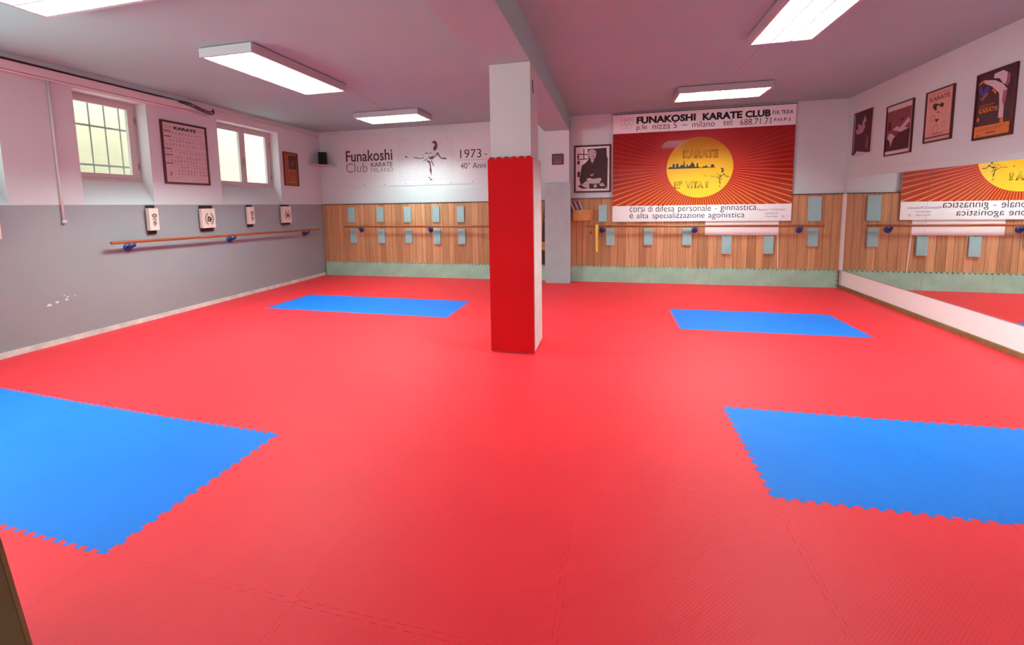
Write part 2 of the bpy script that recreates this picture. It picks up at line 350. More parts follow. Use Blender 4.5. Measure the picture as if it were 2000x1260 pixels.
# ------------------------------------------------------------------ ceiling lamps
LAMPS = []
def lamp(x0, x1, y0, y1, along, label, cells=17, lum=1.0):
    z1 = H; z0 = H-.098; r = empty('ceiling_lamp', ((x0+x1)/2, (y0+y1)/2, z0), label, 'ceiling light', 'fluorescent louvre lamps on the ceiling')
    bm = NB(); t = .012
    box(bm, x0, x1, y0, y1, z1-.020, z1-.009); box(bm, x0+.03, x1-.03, y0+.03, y1-.03, z1-.009, z1-.0005)
    for q in ((x0, x0+t, y0, y1), (x1-t, x1, y0, y1), (x0+t, x1-t, y0, y0+t), (x0+t, x1-t, y1-t, y1)): box(bm, *q, z0, z1-.020)
    # lip
    e = .028
    for q in ((x0+t, x0+e, y0+t, y1-t), (x1-e, x1-t, y0+t, y1-t), (x0+e, x1-e, y0+t, y0+e), (x0+e, x1-e, y1-e, y1-t)): box(bm, *q, z0+.001, z0+.006)
    link('housing', bm, M_lampmetal, r)
    a0, a1 = (y0+e, y1-e) if along == 'y' else (x0+e, x1-e)
    c0, c1 = (x0+e, x1-e) if along == 'y' else (y0+e, y1-e)
    def bx(bm, A0, A1, C0, C1, Z0, Z1):
        if along == 'y': box(bm, C0, C1, A0, A1, Z0, Z1)
        else: box(bm, A0, A1, C0, C1, Z0, Z1)
    bm = NB(); w = (c1-c0)/3
    for k in (1, 2): bx(bm, a0, a1, c0+w*k-.006, c0+w*k+.006, z0+.004, z0+.076)
    for k in range(1, cells): a = a0+(a1-a0)*k/cells; bx(bm, a-.0015, a+.0015, c0, c1, z0+.005, z0+.049)
    link('louvre', bm, M_louvre, r)
    for k in range(3):
        c = c0+w*(k+.5); bm = NB(); zz = z0+.063
        P = [(c, a0+.02, zz), (c, a1-.02, zz)] if along == 'y' else [(a0+.02, c, zz), (a1-.02, c, zz)]
        tube(bm, P, .013, 10); link('tube', bm, mat(f'fluorescent_tube_{lum}', (.9, .95, 1), .4, emis=(.80, 1.0, 1.0), estr=TUBE*lum), r, smooth=False)
    return r
lamp(-4.130, -3.485, 3.770, 5.385, 'y', 'long lit louvre lamp on the ceiling, nearest the first two windows, pointing at back wall', 22)
lamp(1.325, 1.915, 3.450, 5.062, 'y', 'bright louvre lamp cut by the top edge of the photo, right side', 22, lum=1.15)
lamp(-4.410, -3.190, 6.975, 7.60, 'x', 'louvre lamp crosswise above the white club panel, left of the pillar', lum=.66)
lamp(.925, 2.170, 6.910, 7.50, 'x', 'louvre lamp crosswise above the big red banner', lum=.85)
lamp(-4.440, -3.200, 2.075, 2.700, 'x', 'louvre lamp cut by the top left corner of the photo', lum=.5)
def cable(name, pts, r, m, label, cat):
    bm = NB(); tube(bm, pts, r, 6); return tag(link(name, bm, m, loc=pts[0], smooth=True), label, cat)
cable('ceiling_cable', [(-3.62, 5.386, H-.004), (-3.66, 6.2, H-.004), (-3.80, 6.973, H-.004)], .0035, M_pvc, 'thin white cable on ceiling joining the two left lamps', 'cable')
cable('ceiling_cable', [(1.60, 5.063, H-.004), (1.57, 6.0, H-.004), (1.55, 6.908, H-.004)], .0035, M_pvc, 'thin white cable on ceiling joining the two right lamps', 'cable')

# ------------------------------------------------------------------ trunking and pipes on the left wall
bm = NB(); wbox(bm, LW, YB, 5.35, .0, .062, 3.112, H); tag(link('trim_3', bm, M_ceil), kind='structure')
bm = NB(); wbox(bm, LW, YB, 5.15, .0, .055, 3.000, 3.088); 
hexa(bm, [LW(5.15, 0, 3.0), LW(5.15, .055, 3.0), LW(5.45, .06, 3.02), LW(5.45, .0, 3.02), LW(5.15, 0, 3.088), LW(5.15, .055, 3.088), LW(5.45, .06, 3.085), LW(5.45, .0, 3.085)])
tag(link('cable_trunking', bm, M_pvc, loc=LW(3, 0, 3.0)), 'white square trunking along the top of the window wall', 'trunking')
pts = [LW(y, .028, z) for y, z in ((YB+.05, 2.985), (4.7, 2.985), (5.1, 2.985), (5.3, 2.985), (5.5, 2.965), (5.7, 2.98))]
bm = NB(); tube(bm, pts, .013, 8); tag(link('conduit_pipe', bm, M_pvc, loc=pts[0], smooth=True), 'white round conduit just under the square trunking', 'pipe')
pts = [LW(y, .048, z) for y, z in ((YB+.05, 3.102), (2.5, 3.102), (4.85, 3.102), (5.2, 3.12), (5.4, 3.10), (5.6, 3.06), (5.72, 3.04), (5.78, 3.06), (5.80, 3.10))]
cbp = pts[0]; bm = NB(); tube(bm, pts, .0105, 8); pts = [p + Vector((.012, 0, -.035)) for p in pts[-6:]]; tube(bm, pts, .010, 8)
tag(link('cable_bundle', bm, M_maroon, loc=cbp, smooth=True), 'dark line above the white trunking ending in a drooping cable bundle by the double window', 'cable')  # straight dark line along the trunking top, then drooping cables
for k, (dz, lb) in enumerate(((.06, 'upper'), (.10, 'lower'))):
    pts = [LW(5.80, .02, H-dz), LW(6.9, .015, H-dz+.012), LW(7.8, .015, H-dz+.01), LW(8.45, .02, H-dz-.015*(1-k))]
    if k == 0: pts += [Vector((-6.1, D-.012, H-dz-.01)), Vector((-5.75, D-.012, H-dz+.015))]
    bm = NB(); tube(bm, pts, .009, 8); tag(link('thin_conduit', bm, M_pvc, loc=pts[0], smooth=True), f'{lb} thin white conduit above the double window running to the corner', 'pipe')
bm = NB(); pts = [LW(3.665, .018, z) for z in (2.99, 2.4, 1.8, 1.42)]; tube(bm, pts, .012, 10)
pp = empty('drop_pipe', LW(3.665, .018, 1.39), 'thin white vertical pipe left of the single-pane window', 'pipe')
link('pipe', bm, M_pvc, pp, smooth=True)
bm = NB(); bmesh.ops.create_uvsphere(bm, u_segments=14, v_segments=10, radius=.024); bm.transform(Matrix.Translation(LW(3.668, .022, 1.40))); link('end_cap', bm, M_pvc, pp, smooth=True)
bm = NB(); random.seed(3)
for (u, v, r) in ((97, 596, .022), (112, 590, .016), (130, 585, .014), (132, 580, .010), (126, 577, .008), (147, 577, .007)):
    c = aleft(u, v); n = 9
    q = [LW(c.y+math.cos(k*6.283/n)*r*random.uniform(.7, 1.4), .0003, c.z+math.sin(k*6.283/n)*r*random.uniform(.5, .9)) for k in range(n)]
    extr(bm, q, Vector((.0008, 0, 0)))
tag(link('chipped_paint_marks', bm, M_paper, loc=aleft(120, 588)), 'white chips where grey paint has come off the left wall', 'paint chips', kind='stuff')

# ------------------------------------------------------------------ wall panelling and foam skirting, back wall
def panel(x0, x1, ztop, label):
    r = empty('wood_wainscot', ((x0+x1)/2, D-.01, 0), label, 'wall panelling', 'oak panelling on the back wall')
    bm = NB(); box(bm, x0, x1, D-.022, D-.0005, 0, ztop); link('board', bm, M_wood, r)
    bm = NB(); box(bm, x0, x1, D-.034, D-.0005, ztop, ztop+.016); link('cap_rail', bm, M_capwood, r)
    return r
panel(-6.280, -1.216, 1.575, 'oak plank panelling on back wall, left of the pillars')
pr = panel(-.764, 3.800, 1.598, 'oak plank panelling on back wall, right of the pillars')
bm = NB(); hexa(bm, [(2.852, D-.0235, .312), (2.866, D-.0235, .312), (2.866, D-.022, .312), (2.852, D-.022, .312), (2.828, D-.0235, .90), (2.840, D-.0235, .90), (2.840, D-.022, .90), (2.828, D-.022, .90)])
link('white_seam_strip', bm, M_paper, pr)
def skirt(x0, x1, label, left_teeth=False, right_teeth=False, h=.305, m=M_grey):
    pts = [Vector((x0+.001, 0))]; pts.append(Vector((x1-.001, 0)))
    if right_teeth:
        for k in range(4):
            z = .03+k*.075; pts += [Vector((x1-.001, z)), Vector((x1-.022, z-.004)), Vector((x1-.022, z+.038)), Vector((x1-.001, z+.034))]
    pts.append(Vector((x1-.001, h-.018)))
    n = int(round((x1-x0)/.0714)); p = (x1-x0)/n
    for k in range(n):
        b = x1-.001-k*p - p*.22
        pts += [Vector((b+.004, h-.018)), Vector((b+.010, h+.004)), Vector((b-p*.5, h+.004)), Vector((b-p*.5+.006, h-.018))]
    pts.append(Vector((x0+.001, h-.018)))
    if left_teeth:
        for k in range(4)[::-1]:
            z = .03+k*.07; pts += [Vector((x0+.001, z+.034)), Vector((x0+.022, z+.038)), Vector((x0+.022, z-.004)), Vector((x0+.001, z))]
    bm = NB(); extr(bm, [Vector((q.x, D-.023, q.y)) for q in pts], Vector((0, -.030, 0)))
    o = link('foam_skirting', bm, m, loc=((x0+x1)/2, D-.04, 0)); return tag(o, label, 'foam skirting', 'grey-green foam skirting tiles')
sx = [-6.262, -5.209, -4.209, -3.212, -2.21, -1.222]
wd = ['leftmost, in the window corner', 'second from the window corner', 'third from the window corner', 'fourth, its right end behind the red pillar', 'fifth, between the two pillars']
for k in range(5): skirt(sx[k], sx[k+1], f'grey-green foam skirting tile left of rear pillar, {wd[k]}', left_teeth=(k == 0))
sx = [-.758, -.261, .731, 1.764, 2.760, 3.765]
wd = ['short one beside the rear pillar', 'second from the rear pillar', 'middle one', 'second from the mirror corner', 'last one by the mirror']
for k in range(5): skirt(sx[k], sx[k+1], f'grey-green foam skirting tile under the banner side, {wd[k]}', right_teeth=(k == 4))

# ------------------------------------------------------------------ foam on the pillars
def scallop(F, u0, u1, z0, z1, n, amp, dvec, nm, m, loc, lab):
    pts = [F(u0, z0), F(u1, z0), F(u1, z1-amp)]; w = (u1-u0)/n
    for k in range(n):
        b = u1-k*w
        if k > 0: pts.append(F(b, z1-amp))
        for q in range(7):
            a = math.pi*q/6; pts.append(F(b-w*.5+math.cos(a)*w*.36, z1-amp+abs(math.sin(a))*amp+.002))
    pts.append(F(u0, z1-amp))
    bm = NB(); extr(bm, pts, dvec); return tag(link(nm, bm, m, loc=loc), lab, 'foam mat')
scallop(lambda u, z: Vector((u, 4.2305, z)), -1.192, -.742, .012, 1.978, 6, .022, Vector((0, -.026, 0)), 'pillar_mat', M_redpad, (-.96, 4.22, .012), 'tall red foam mat on the front of the middle pillar')
scallop(lambda u, z: Vector((-.7605, u, z)), 4.215, 4.676, .03, 1.965, 6, .018, Vector((.026, 0, 0)), 'pillar_mat', M_cream, (-.75, 4.45, .03), 'tall worn pale grey foam mat on right side of middle pillar')
scallop(lambda u, z: Vector((u, 8.231, z)), -1.222, -.742, .03, 1.908, 9, .012, Vector((0, -.03, 0)), 'pillar_mat', M_greyblue, (-.98, 8.22, .03), 'tall grey-blue foam mat on the front of rear pillar')
# dark rack squeezed between rear pillar and panelling
rk = empty('dark_rack', (-1.25, 8.45, 0), 'narrow dark rack leaning in the gap left of rear pillar', 'rack')
bm = NB(); extr(bm, [Vector((-1.224, 8.40, .33)), Vector((-1.330, 8.40, .33)), Vector((-1.305, 8.40, 1.0)), Vector((-1.232, 8.40, 1.88)), Vector((-1.224, 8.40, 1.88))], Vector((0, .06, 0))); link('rack_panel', bm, M_maroon, rk)
bm = NB(); box(bm, -1.34, -1.224, 8.385, 8.42, .62, .78); link('crosspiece', bm, M_orange, rk)
bm = NB(); box(bm, -1.26, -1.235, 8.385, 8.405, 1.19, 1.205); link('screw_plate', bm, M_paper, rk)

# ------------------------------------------------------------------ pads on the back wall
def mkpad(w, h, t=.03):
    bm = NB(); box(bm, -w/2, w/2, -t, 0, -h/2, h/2); bev(bm, .003, 1); return bm
protopad = None
def pad(u0, v0, u1, v1, label):
    global protopad
    a = aback((u0+u1)/2, (v0+v1)/2, .03)
    h = aback((u0+u1)/2, v0, .05).z - aback((u0+u1)/2, v1, .05).z
    if protopad is None:
        protopad = link('striking_pad', mkpad(.155, .31), M_pad, loc=(0, 0, 0)); o = protopad
    else:
        o = protopad.copy(); COL.objects.link(o)
    o.location = (a.x, D-.0225, a.z)
    s = (h/.31); o.scale = (1 if h < .36 else 1.25, 1, s)
    tag(o, label, 'foam pad', 'pale foam pads on the panelling'); return o
rows = [(680, 405, 693, 434), (736, 404, 749, 434), (790, 404, 803, 434), (845, 403, 859, 434), (893, 403, 907, 434)]
for k, q in enumerate(rows): pad(*q, f'pale foam pad above the left rail, {ORD[k+1]} from the window corner')
rows = [(684, 447, 698, 475), (739, 447, 753, 475), (792, 447, 806, 475), (847, 447, 861, 477), (895, 447, 910, 477)]
for k, q in enumerate(rows): pad(*q, f'pale foam pad below the left rail, {ORD[k+1]} from the window corner')
pad(1169, 400, 1185, 433, 'pale foam pad between the wooden box and the banner')
pad(1577, 384, 1605, 432, 'large pale foam pad above the right rail, right of the banner')
pad(1184, 446, 1200, 479, 'pale foam pad beside the yellow belt, under the right rail')
pad(1257, 446, 1275, 479, 'pale foam pad under the right rail, second from the belt')
pad(1332, 446, 1350, 479, 'pale foam pad under the right rail beside its middle bracket')
pad(1409, 461, 1428, 496, 'pale foam pad hung lower under the rail, left one of two')
pad(1490, 461, 1511, 496, 'pale foam pad hung lower under the rail, right one of two')
pad(1577, 446, 1597, 481, 'pale foam pad under the rail at the end near the mirror')

# ------------------------------------------------------------------ wooden rails
def rail(A, Bq, wallf, brk, label, nm='exercise_rail'):
    A, Bq = Vector(A), Vector(Bq); r = empty(nm, (A+Bq)/2, label, 'wall rail', 'wooden rails along the walls')
    bm = NB(); tube(bm, [A, A+(Bq-A)*.003, A+(Bq-A)*.5, Bq-(Bq-A)*.003, Bq], [.017, .0205, .0205, .0205, .017], 16); link('wooden_bar', bm, M_bar, r, smooth=True)
    for t in brk:
        P = A+(Bq-A)*t; Q = wallf(P); n = (P-Q); n.z = 0; dn = n.normalized(); Q.z = P.z-.075; Q = Q+dn*.001
        bm = NB()
        tube(bm, [Q+dn*.03, Q+dn*.075+Vector((0, 0, .004)), Vector((P.x, P.y, P.z-.050)), Vector((P.x, P.y, P.z-.019))], [.024, .020, .018, .024], 12)
        bk_ = link('bracket', bm, M_navy, r, smooth=True)
        bm = NB(); tube(bm, [Q, Q+dn*.012, Q+dn*.028, Q+dn*.030], [.052, .055, .046, .02], 20); link('wall_disc', bm, M_navy, bk_, smooth=True)
    return r
wl = lambda P: Vector((lx(P.y), P.y, P.z))
wb = lambda P: Vector((P.x, D-.022, P.z))
a = LW(4.055, .13, 1.118); b = LW(8.20, .13, 1.052)
rail(a, b, wl, [(4.337-4.055)/4.145, (5.952-4.055)/4.145, (7.84-4.055)/4.145], 'wooden rail on the grey window wall under the striking boards')
rail((-5.69, D-.13, 1.093), (-1.45, D-.13, 1.088), wb, [.088, .472, .93], 'wooden rail on the back panelling left of the pillar')
rail((-.461, D-.13, 1.080), (3.495, D-.13, 1.070), wb, [.075, .49, .914], 'wooden rail on the back panelling under the big banner')
# yellow belt over the rail
bm = NB()
for (x, dz, w, y) in ((-.262, .50, .056, -.158), (-.262, .36, .056, -.102)):
    pr_ = [Vector((x-w/2, D+y, 1.103)), Vector((x+w/2, D+y, 1.103)), Vector((x+w/2-.012, D+y, 1.10-dz*.6)), Vector((x+w/2-.006, D+y, 1.10-dz)), Vector((x-w/2+.012, D+y, 1.095-dz)), Vector((x-w/2+.006, D+y, 1.10-dz*.6))]
    extr(bm, pr_, Vector((0, .004, 0)))
box(bm, -.290, -.234, D-.158, D-.098, 1.1025, 1.107)
tag(link('yellow_belt', bm, M_yellow, loc=(-.262, D-.13, .6)), 'yellow cloth belt hanging over the end of the right rail', 'belt')
# orange box, slanted boards, cord
bm = NB(); a = aback(1120, 432, .1); b = aback(1157, 409, .1); x0, x1, z0, z1 = a.x, b.x, a.z+.01, b.z-.01
for q in ((x0, x1, D-.160, D-.145, z0, z1), (x0, x1, D-.037, D-.023, z0, z1), (x0, x0+.014, D-.145, D-.037, z0, z1), (x1-.014, x1, D-.145, D-.037, z0, z1), (x0+.014, x1-.014, D-.145, D-.037, z0, z0+.014)): box(bm, *q)
tag(link('wooden_box', bm, M_orange, loc=((x0+x1)/2, D-.09, z0)), 'open orange wooden box on the panelling beside rear pillar', 'box')
M_stripe = mat('mauve_board', (.22, .11, .15), .6)
for k in range(3):
    r = empty('slanted_board', (x0+.05+.075*k, D-.12+.03*k, z0+.02), f'mauve and white board slanting out of the wooden box, {["left", "middle", "right"][k]} one', 'board', 'boards leaning in the wooden box')
    xb = x0+.045+.075*k; yy = D-.128+.030*k; zt = z1+.150+.012*k; zz = z0+.016
    def sl(o0, o1): return [Vector((xb+o0, yy, zz)), Vector((xb+o1, yy, zz)), Vector((xb+o1-.15, yy, zt)), Vector((xb+o0-.15, yy, zt))]
    bm = NB(); extr(bm, sl(0, .045), Vector((0, .022, 0))); link('board_face', bm, M_stripe, r)
    bm = NB(); extr(bm, sl(.045, .062), Vector((0, .022, 0))); link('white_edge', bm, M_paper, r)
c = empty('hanging_cord', (-.37, D-.168, .95), 'thin orange cord hanging from the wooden box with dark toggle', 'cord')
bm = NB(); tube(bm, [(-.372, D-.166, 1.36), (-.378, D-.168, 1.2), (-.374, D-.166, .98)], .004, 6); link('cord', bm, mat('orange_cord', (.45, .12, .03), .7), c)
bm = NB(); tube(bm, [(-.374, D-.166, .985), (-.374, D-.166, .965), (-.374, D-.166, .93)], [.006, .011, .008], 8); link('toggle', bm, M_maroon, c)

# ------------------------------------------------------------------ flat artwork helpers
def FB(off):   # frames: return world point for photo pixel and thickness direction
    return (lambda u, v: aback(u, v, off)), Vector((0, -1, 0))
FLn = Vector((1, TL, 0)).normalized(); FRn = -Vector((1, TR, 0)).normalized()
class Wall:
    def __init__(s, which):
        s.w = which
        s.n = {'b': Vector((0, -1, 0)), 'l': FLn, 'r': FRn, 'p': Vector((0, -1, 0))}[which]
        s.u = {'b': Vector((1, 0, 0)), 'p': Vector((1, 0, 0)), 'l': Vector((-FLn.y, FLn.x, 0)), 'r': Vector((-FRn.y, FRn.x, 0))}[which]
    def at(s, u, v, off):
        if s.w == 'b': return aback(u, v, off)
        if s.w == 'p': return hit(u, v, (0, 1, 0), 8.232-off)
        if s.w == 'l': return aleft(u, v, off)
        return aright(u, v, off)
def cropf(ox, oy, sc): return lambda x, y: (ox+x/sc, oy+y/sc)
ident = lambda x, y: (x, y)
def polys(wall, lists, conv, off, th, name, m, parent=None, loc=None):
    bm = NB()
    for pl in lists: extr(bm, [wall.at(*conv(*p), off) for p in pl], wall.n*th)
    return link(name, bm, m, parent, loc)
def text_mesh(body, bold=0.0):
    cu = bpy.data.curves.new('t', 'FONT'); cu.body = body; cu.size = 1; cu.offset = bold; cu.resolution_u = 3
    o = bpy.data.objects.new('t', cu); COL.objects.link(o)
    dg = bpy.context.evaluated_depsgraph_get(); me = bpy.data.meshes.new_from_object(o.evaluated_get(dg))
    bpy.data.objects.remove(o); bpy.data.curves.remove(cu); return me
def text(wall, body, x0, y0, x1, y1, conv, off, name, m, parent, bold=0.0, th=.0012, dy=0.0, shear=0.0):
    """lettering filling the photo box (x0,y0)-(x1,y1); dy = how much lower the left end sits than the right, in crop units"""
    me = text_mesh(body, bold); vs = [v.co.copy() for v in me.vertices]
    ax, bx_ = min(v.x for v in vs), max(v.x for v in vs); ay, by = min(v.y for v in vs), max(v.y for v in vs)
    BL = wall.at(*conv(x0, y1+dy/2), off); BR = wall.at(*conv(x1, y1-dy/2), off); TLp = wall.at(*conv(x0, y0+dy/2), off); TRp = wall.at(*conv(x1, y0-dy/2), off)
    # keep it an upright rectangle on the wall
    u0 = (BL.dot(wall.u)+TLp.dot(wall.u))/2; u1 = (BR.dot(wall.u)+TRp.dot(wall.u))/2
    z0 = (BL.z+BR.z)/2; z1 = (TLp.z+TRp.z)/2; base = BL - wall.u*BL.dot(wall.u); base.z = 0
    bm = NB(); bm.from_mesh(me); bpy.data.meshes.remove(me)
    for v in bm.verts:
        fx = (v.co.x-ax)/(bx_-ax); fy = (v.co.y-ay)/max(by-ay, 1e-6)
        w = u0+(u1-u0)*fx + shear*(z1-z0)*fy; z = z0+(z1-z0)*fy
        v.co = base + wall.u*w + Vector((0, 0, z)) + wall.n*th
    ext = bmesh.ops.extrude_face_region(bm, geom=list(bm.faces))
    for g_ in ext['geom']:
        if isinstance(g_, bmesh.types.BMVert): g_.co -= wall.n*th
    return link(name, bm, m, parent)
def quad(wall, TLq, TRq, BRq, BLq, conv, off):
    P = [wall.at(*conv(*q), off) for q in (TLq, TRq, BRq, BLq)]
    us = [p.dot(wall.u) for p in P]; z1 = (P[0].z+P[1].z)/2; z0 = (P[2].z+P[3].z)/2
    u0 = (us[0]+us[3])/2; u1 = (us[1]+us[2])/2; base = P[0]-wall.u*us[0]; base.z = 0
    return base, u0, u1, z0, z1
def rect(bm, wall, base, u0, u1, z0, z1, o0, o1):
    c = [base+wall.u*u+Vector((0, 0, z)) for u, z in ((u0, z0), (u1, z0), (u1, z1), (u0, z1))]
    hexa(bm, [p+wall.n*o0 for p in c]+[p+wall.n*o1 for p in c])
def framed(wall, TLq, TRq, BRq, BLq, conv, fw, name, label, cat, mpaper, mframe=M_frame, dep=.022, group=None):
    base, u0, u1, z0, z1 = quad(wall, TLq, TRq, BRq, BLq, conv, dep)
    base = base - wall.n*base.dot(wall.n) + wall.n*wall.at(*conv(*BLq), 0).dot(wall.n)   # onto the wall
    r = empty(name, base+wall.u*((u0+u1)/2)+Vector((0, 0, z0)), label, cat, group)
    bm = NB()
    for q in ((u0, u1, z0, z0+fw), (u0, u1, z1-fw, z1), (u0, u0+fw, z0+fw, z1-fw), (u1-fw, u1, z0+fw, z1-fw)): rect(bm, wall, base, *q, .001, dep)
    link('frame', bm, mframe, r)
    bm = NB(); rect(bm, wall, base, u0+fw, u1-fw, z0+fw, z1-fw, .001, dep-.010); link('print', bm, mpaper, r)
    return r, base, (u0, u1, z0, z1)
WB, WLf, WR, WP = Wall('b'), Wall('l'), Wall('r'), Wall('p')

# the kicking figure used on both club signs (outline drawn in the crop of the white panel)
FIG = [[(765, 200), (780, 180), (830, 150), (870, 180), (890, 240), (880, 320), (850, 350), (815, 370), (803, 340), (805, 270), (835, 260), (830, 225), (800, 205)],
       [(215, 480), (240, 470), (250, 490), (300, 490), (245, 515)],
       [(380, 510), (440, 498), (540, 520), (600, 495), (630, 487), (600, 515), (540, 535), (470, 525)],
       [(500, 445), (620, 437), (650, 400), (700, 405), (690, 425), (640, 420), (610, 447)],
       [(720, 425), (765, 390), (760, 420), (735, 435)],
       [(700, 460), (730, 500), (770, 470), (830, 480), (880, 400), (900, 385), (920, 430), (960, 500), (1000, 510), (1020, 495), (1085, 520), (1060, 540), (960, 530), (920, 480), (895, 440), (840, 490), (790, 540), (740, 540), (700, 500)],
       [(600, 565), (690, 515), (700, 525), (615, 575)],
       [(750, 550), (770, 560), (820, 665), (810, 685), (760, 580)],
       [(660, 575), (700, 560), (745, 590), (755, 680), (770, 780), (765, 885), (750, 830), (725, 760), (735, 700), (720, 620)],
       [(690, 900), (730, 905), (745, 940), (800, 960), (740, 975), (735, 935)],
       [(795, 400), (803, 400), (808, 470), (800, 470)]]

# ------------------------------------------------------------------ white club panel
cv = cropf(770, 260, 10.526)
r = empty('club_sign', (-3.5, D-.002, 1.955), 'white horizontal club panel with black lettering left of the pillar', 'sign')
bm = NB(); box(bm, -5.70, -1.45, D-.010, D-.001, 1.955, 2.965); link('panel', bm, M_vinyl, r)
polys(WB, FIG, cv, .010, .0012, 'figure', M_ink2, r)
c1 = cropf(640, 260, 11.456)
text(WB, 'Funakoshi', 405, 380, 1445, 628, c1, .010, 'lettering', M_ink2, r, .012, dy=22)
text(WB, 'Club', 412, 670, 890, 880, c1, .010, 'grey_lettering', M_greyink, r, -.005, dy=8)
text(WB, 'KARATE', 970, 652, 1450, 752, c1, .010, 'lettering', M_ink2, r, .005, dy=8)
text(WB, 'MILANO', 975, 775, 1465, 866, c1, .010, 'grey_lettering', M_greyink, r, -.004)
text(WB, '1973', 1355, 330, 1790, 510, cv, .010, 'lettering', M_ink2, r, .0, dy=10)
text(WB, '-', 1855, 424, 1915, 440, cv, .010, 'lettering', M_ink2, r)
text(WB, '40° Anni', 1360, 600, 1890, 725, cv, .010, 'lettering', M_ink2, r, .0, dy=14)
bm = NB(); random.seed(5)
for k in range(22):
    z = aback(830, 272.5+k*3.75, .01).z; x = aback(777, 310, .01).x; x1 = aback(888, 310, .01).x
    while x < x1-.03:
        w = random.uniform(.03, .16); w = min(w, x1-x); box(bm, x, x+w, D-.0106, D-.0100, z-.006, z+.006); x += w+.02
link('small_print', bm, mat('pale_grey_ink', (.56, .54, .54), .6), r)
bm = NB(); z = aback(920, 312, .01).z; box(bm, aback(892, 312, .01).x, aback(951, 312, .01).x, D-.011, D-.010, z-.003, z+.003); link('ruled_line', bm, M_greyink, r)
for u in (676, 712, 752, 792, 836, 880, 923): 
    p = aback(u, 358, .01); bm = NB(); tube(bm, [Vector((p.x, D-.010, 1.995)), Vector((p.x, D-.014, 1.995))], .012, 8); link('screw', bm, M_greyink, r)
for u in (666, 703, 744, 787, 829, 873, 917):
    p = aback(u, 270, .01); bm = NB(); tube(bm, [Vector((p.x, D-.010, 2.915)), Vector((p.x, D-.014, 2.915))], .010, 8); link('screw', bm, M_greyink, r)

# ------------------------------------------------------------------ big red banner
BU0, BU1, BZ0, BZ1, BZa, BZb = .020, 3.018, 1.158, 3.126, 1.452, 2.784
BY = D-.050
DCX, DCZ, DR = aback(1366, 327, .05).x, aback(1366, 327, .05).z, .545
M_field = mat('sunray_print', (.5, .02, .02), .6, .15, coat=.5)
nt, N, L, B = nodes(M_field)
geo = N.new('ShaderNodeNewGeometry'); sb = N.new('ShaderNodeVectorMath'); sb.operation = 'SUBTRACT'; sb.inputs[1].default_value = (DCX, 0, DCZ); L.new(geo.outputs['Position'], sb.inputs[0])
sep = N.new('ShaderNodeSeparateXYZ'); L.new(sb.outputs[0], sep.inputs[0])
at2 = N.new('ShaderNodeMath'); at2.operation = 'ARCTAN2'; L.new(sep.outputs['Z'], at2.inputs[0]); L.new(sep.outputs['X'], at2.inputs[1])
ml = N.new('ShaderNodeMath'); ml.operation = 'MULTIPLY'; ml.inputs[1].default_value = 104/(2*math.pi); L.new(at2.outputs[0], ml.inputs[0])
fr = N.new('ShaderNodeMath'); fr.operation = 'FRACT'; L.new(ml.outputs[0], fr.inputs[0])
zr = N.new('ShaderNodeMapRange'); zr.inputs[1].default_value = -.66; zr.inputs[2].default_value = .66; zr.inputs[3].default_value = .24; zr.inputs[4].default_value = .06; L.new(sep.outputs['Z'], zr.inputs[0])
lt = N.new('ShaderNodeMath'); lt.operation = 'LESS_THAN'; L.new(fr.outputs[0], lt.inputs[0]); L.new(zr.outputs[0], lt.inputs[1])
z01 = N.new('ShaderNodeMapRange'); z01.inputs[1].default_value = -.66; z01.inputs[2].default_value = .66; L.new(sep.outputs['Z'], z01.inputs[0])
c1r = N.new('ShaderNodeValToRGB'); e = c1r.color_ramp.elements; e[0].color = (.42, .032, .003, 1); e[1].color = (.26, .004, .006, 1); e2 = e.new(.35); e2.color = (.30, .008, .004, 1); L.new(z01.outputs[0], c1r.inputs[0])
c2r = N.new('ShaderNodeValToRGB'); e = c2r.color_ramp.elements; e[0].color = (.75, .28, .05, 1); e[1].color = (.36, .03, .016, 1); e2 = e.new(.5); e2.color = (.46, .065, .02, 1); L.new(z01.outputs[0], c2r.inputs[0])
mx = N.new('ShaderNodeMix'); mx.data_type = 'RGBA'; L.new(lt.outputs[0], mx.inputs[0]); L.new(c1r.outputs[0], mx.inputs[6]); L.new(c2r.outputs[0], mx.inputs[7]); L.new(mx.outputs[2], B.inputs['Base Color'])
M_disc = mat('sun_print', (.8, .4, .03), .6, .15, coat=.5)
nt, N, L, B = nodes(M_disc)
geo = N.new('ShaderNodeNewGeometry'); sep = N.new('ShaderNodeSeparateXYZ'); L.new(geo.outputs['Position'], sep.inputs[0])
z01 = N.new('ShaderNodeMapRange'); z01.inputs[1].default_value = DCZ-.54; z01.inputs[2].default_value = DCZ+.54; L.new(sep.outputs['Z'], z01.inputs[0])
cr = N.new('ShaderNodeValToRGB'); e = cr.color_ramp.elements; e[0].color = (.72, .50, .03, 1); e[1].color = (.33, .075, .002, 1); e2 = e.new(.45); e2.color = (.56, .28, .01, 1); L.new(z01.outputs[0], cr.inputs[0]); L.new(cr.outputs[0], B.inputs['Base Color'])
r = empty('club_banner', ((BU0+BU1)/2, D-.03, BZ0), 'big red and yellow club banner with sun rays and white bands', 'banner')
bm = NB(); box(bm, BU0, BU1, BY+.0005, D-.036, BZ0, BZ1); link('backing_sheet', bm, mat('glossy_white_vinyl', (.88, .88, .86), .5, .2, coat=.5), r)
bm = NB(); box(bm, BU0, BU1, BY-.0006, BY+.0005, BZa, BZb); link('sunray_field', bm, M_field, r)
bm = NB(); extr(bm, [Vector((DCX+math.cos(k*math.pi/48)*DR*1.015, BY-.0007, DCZ+math.sin(k*math.pi/48)*DR*.985)) for k in range(96)], Vector((0, -.0006, 0))); link('sun_disc', bm, M_disc, r)
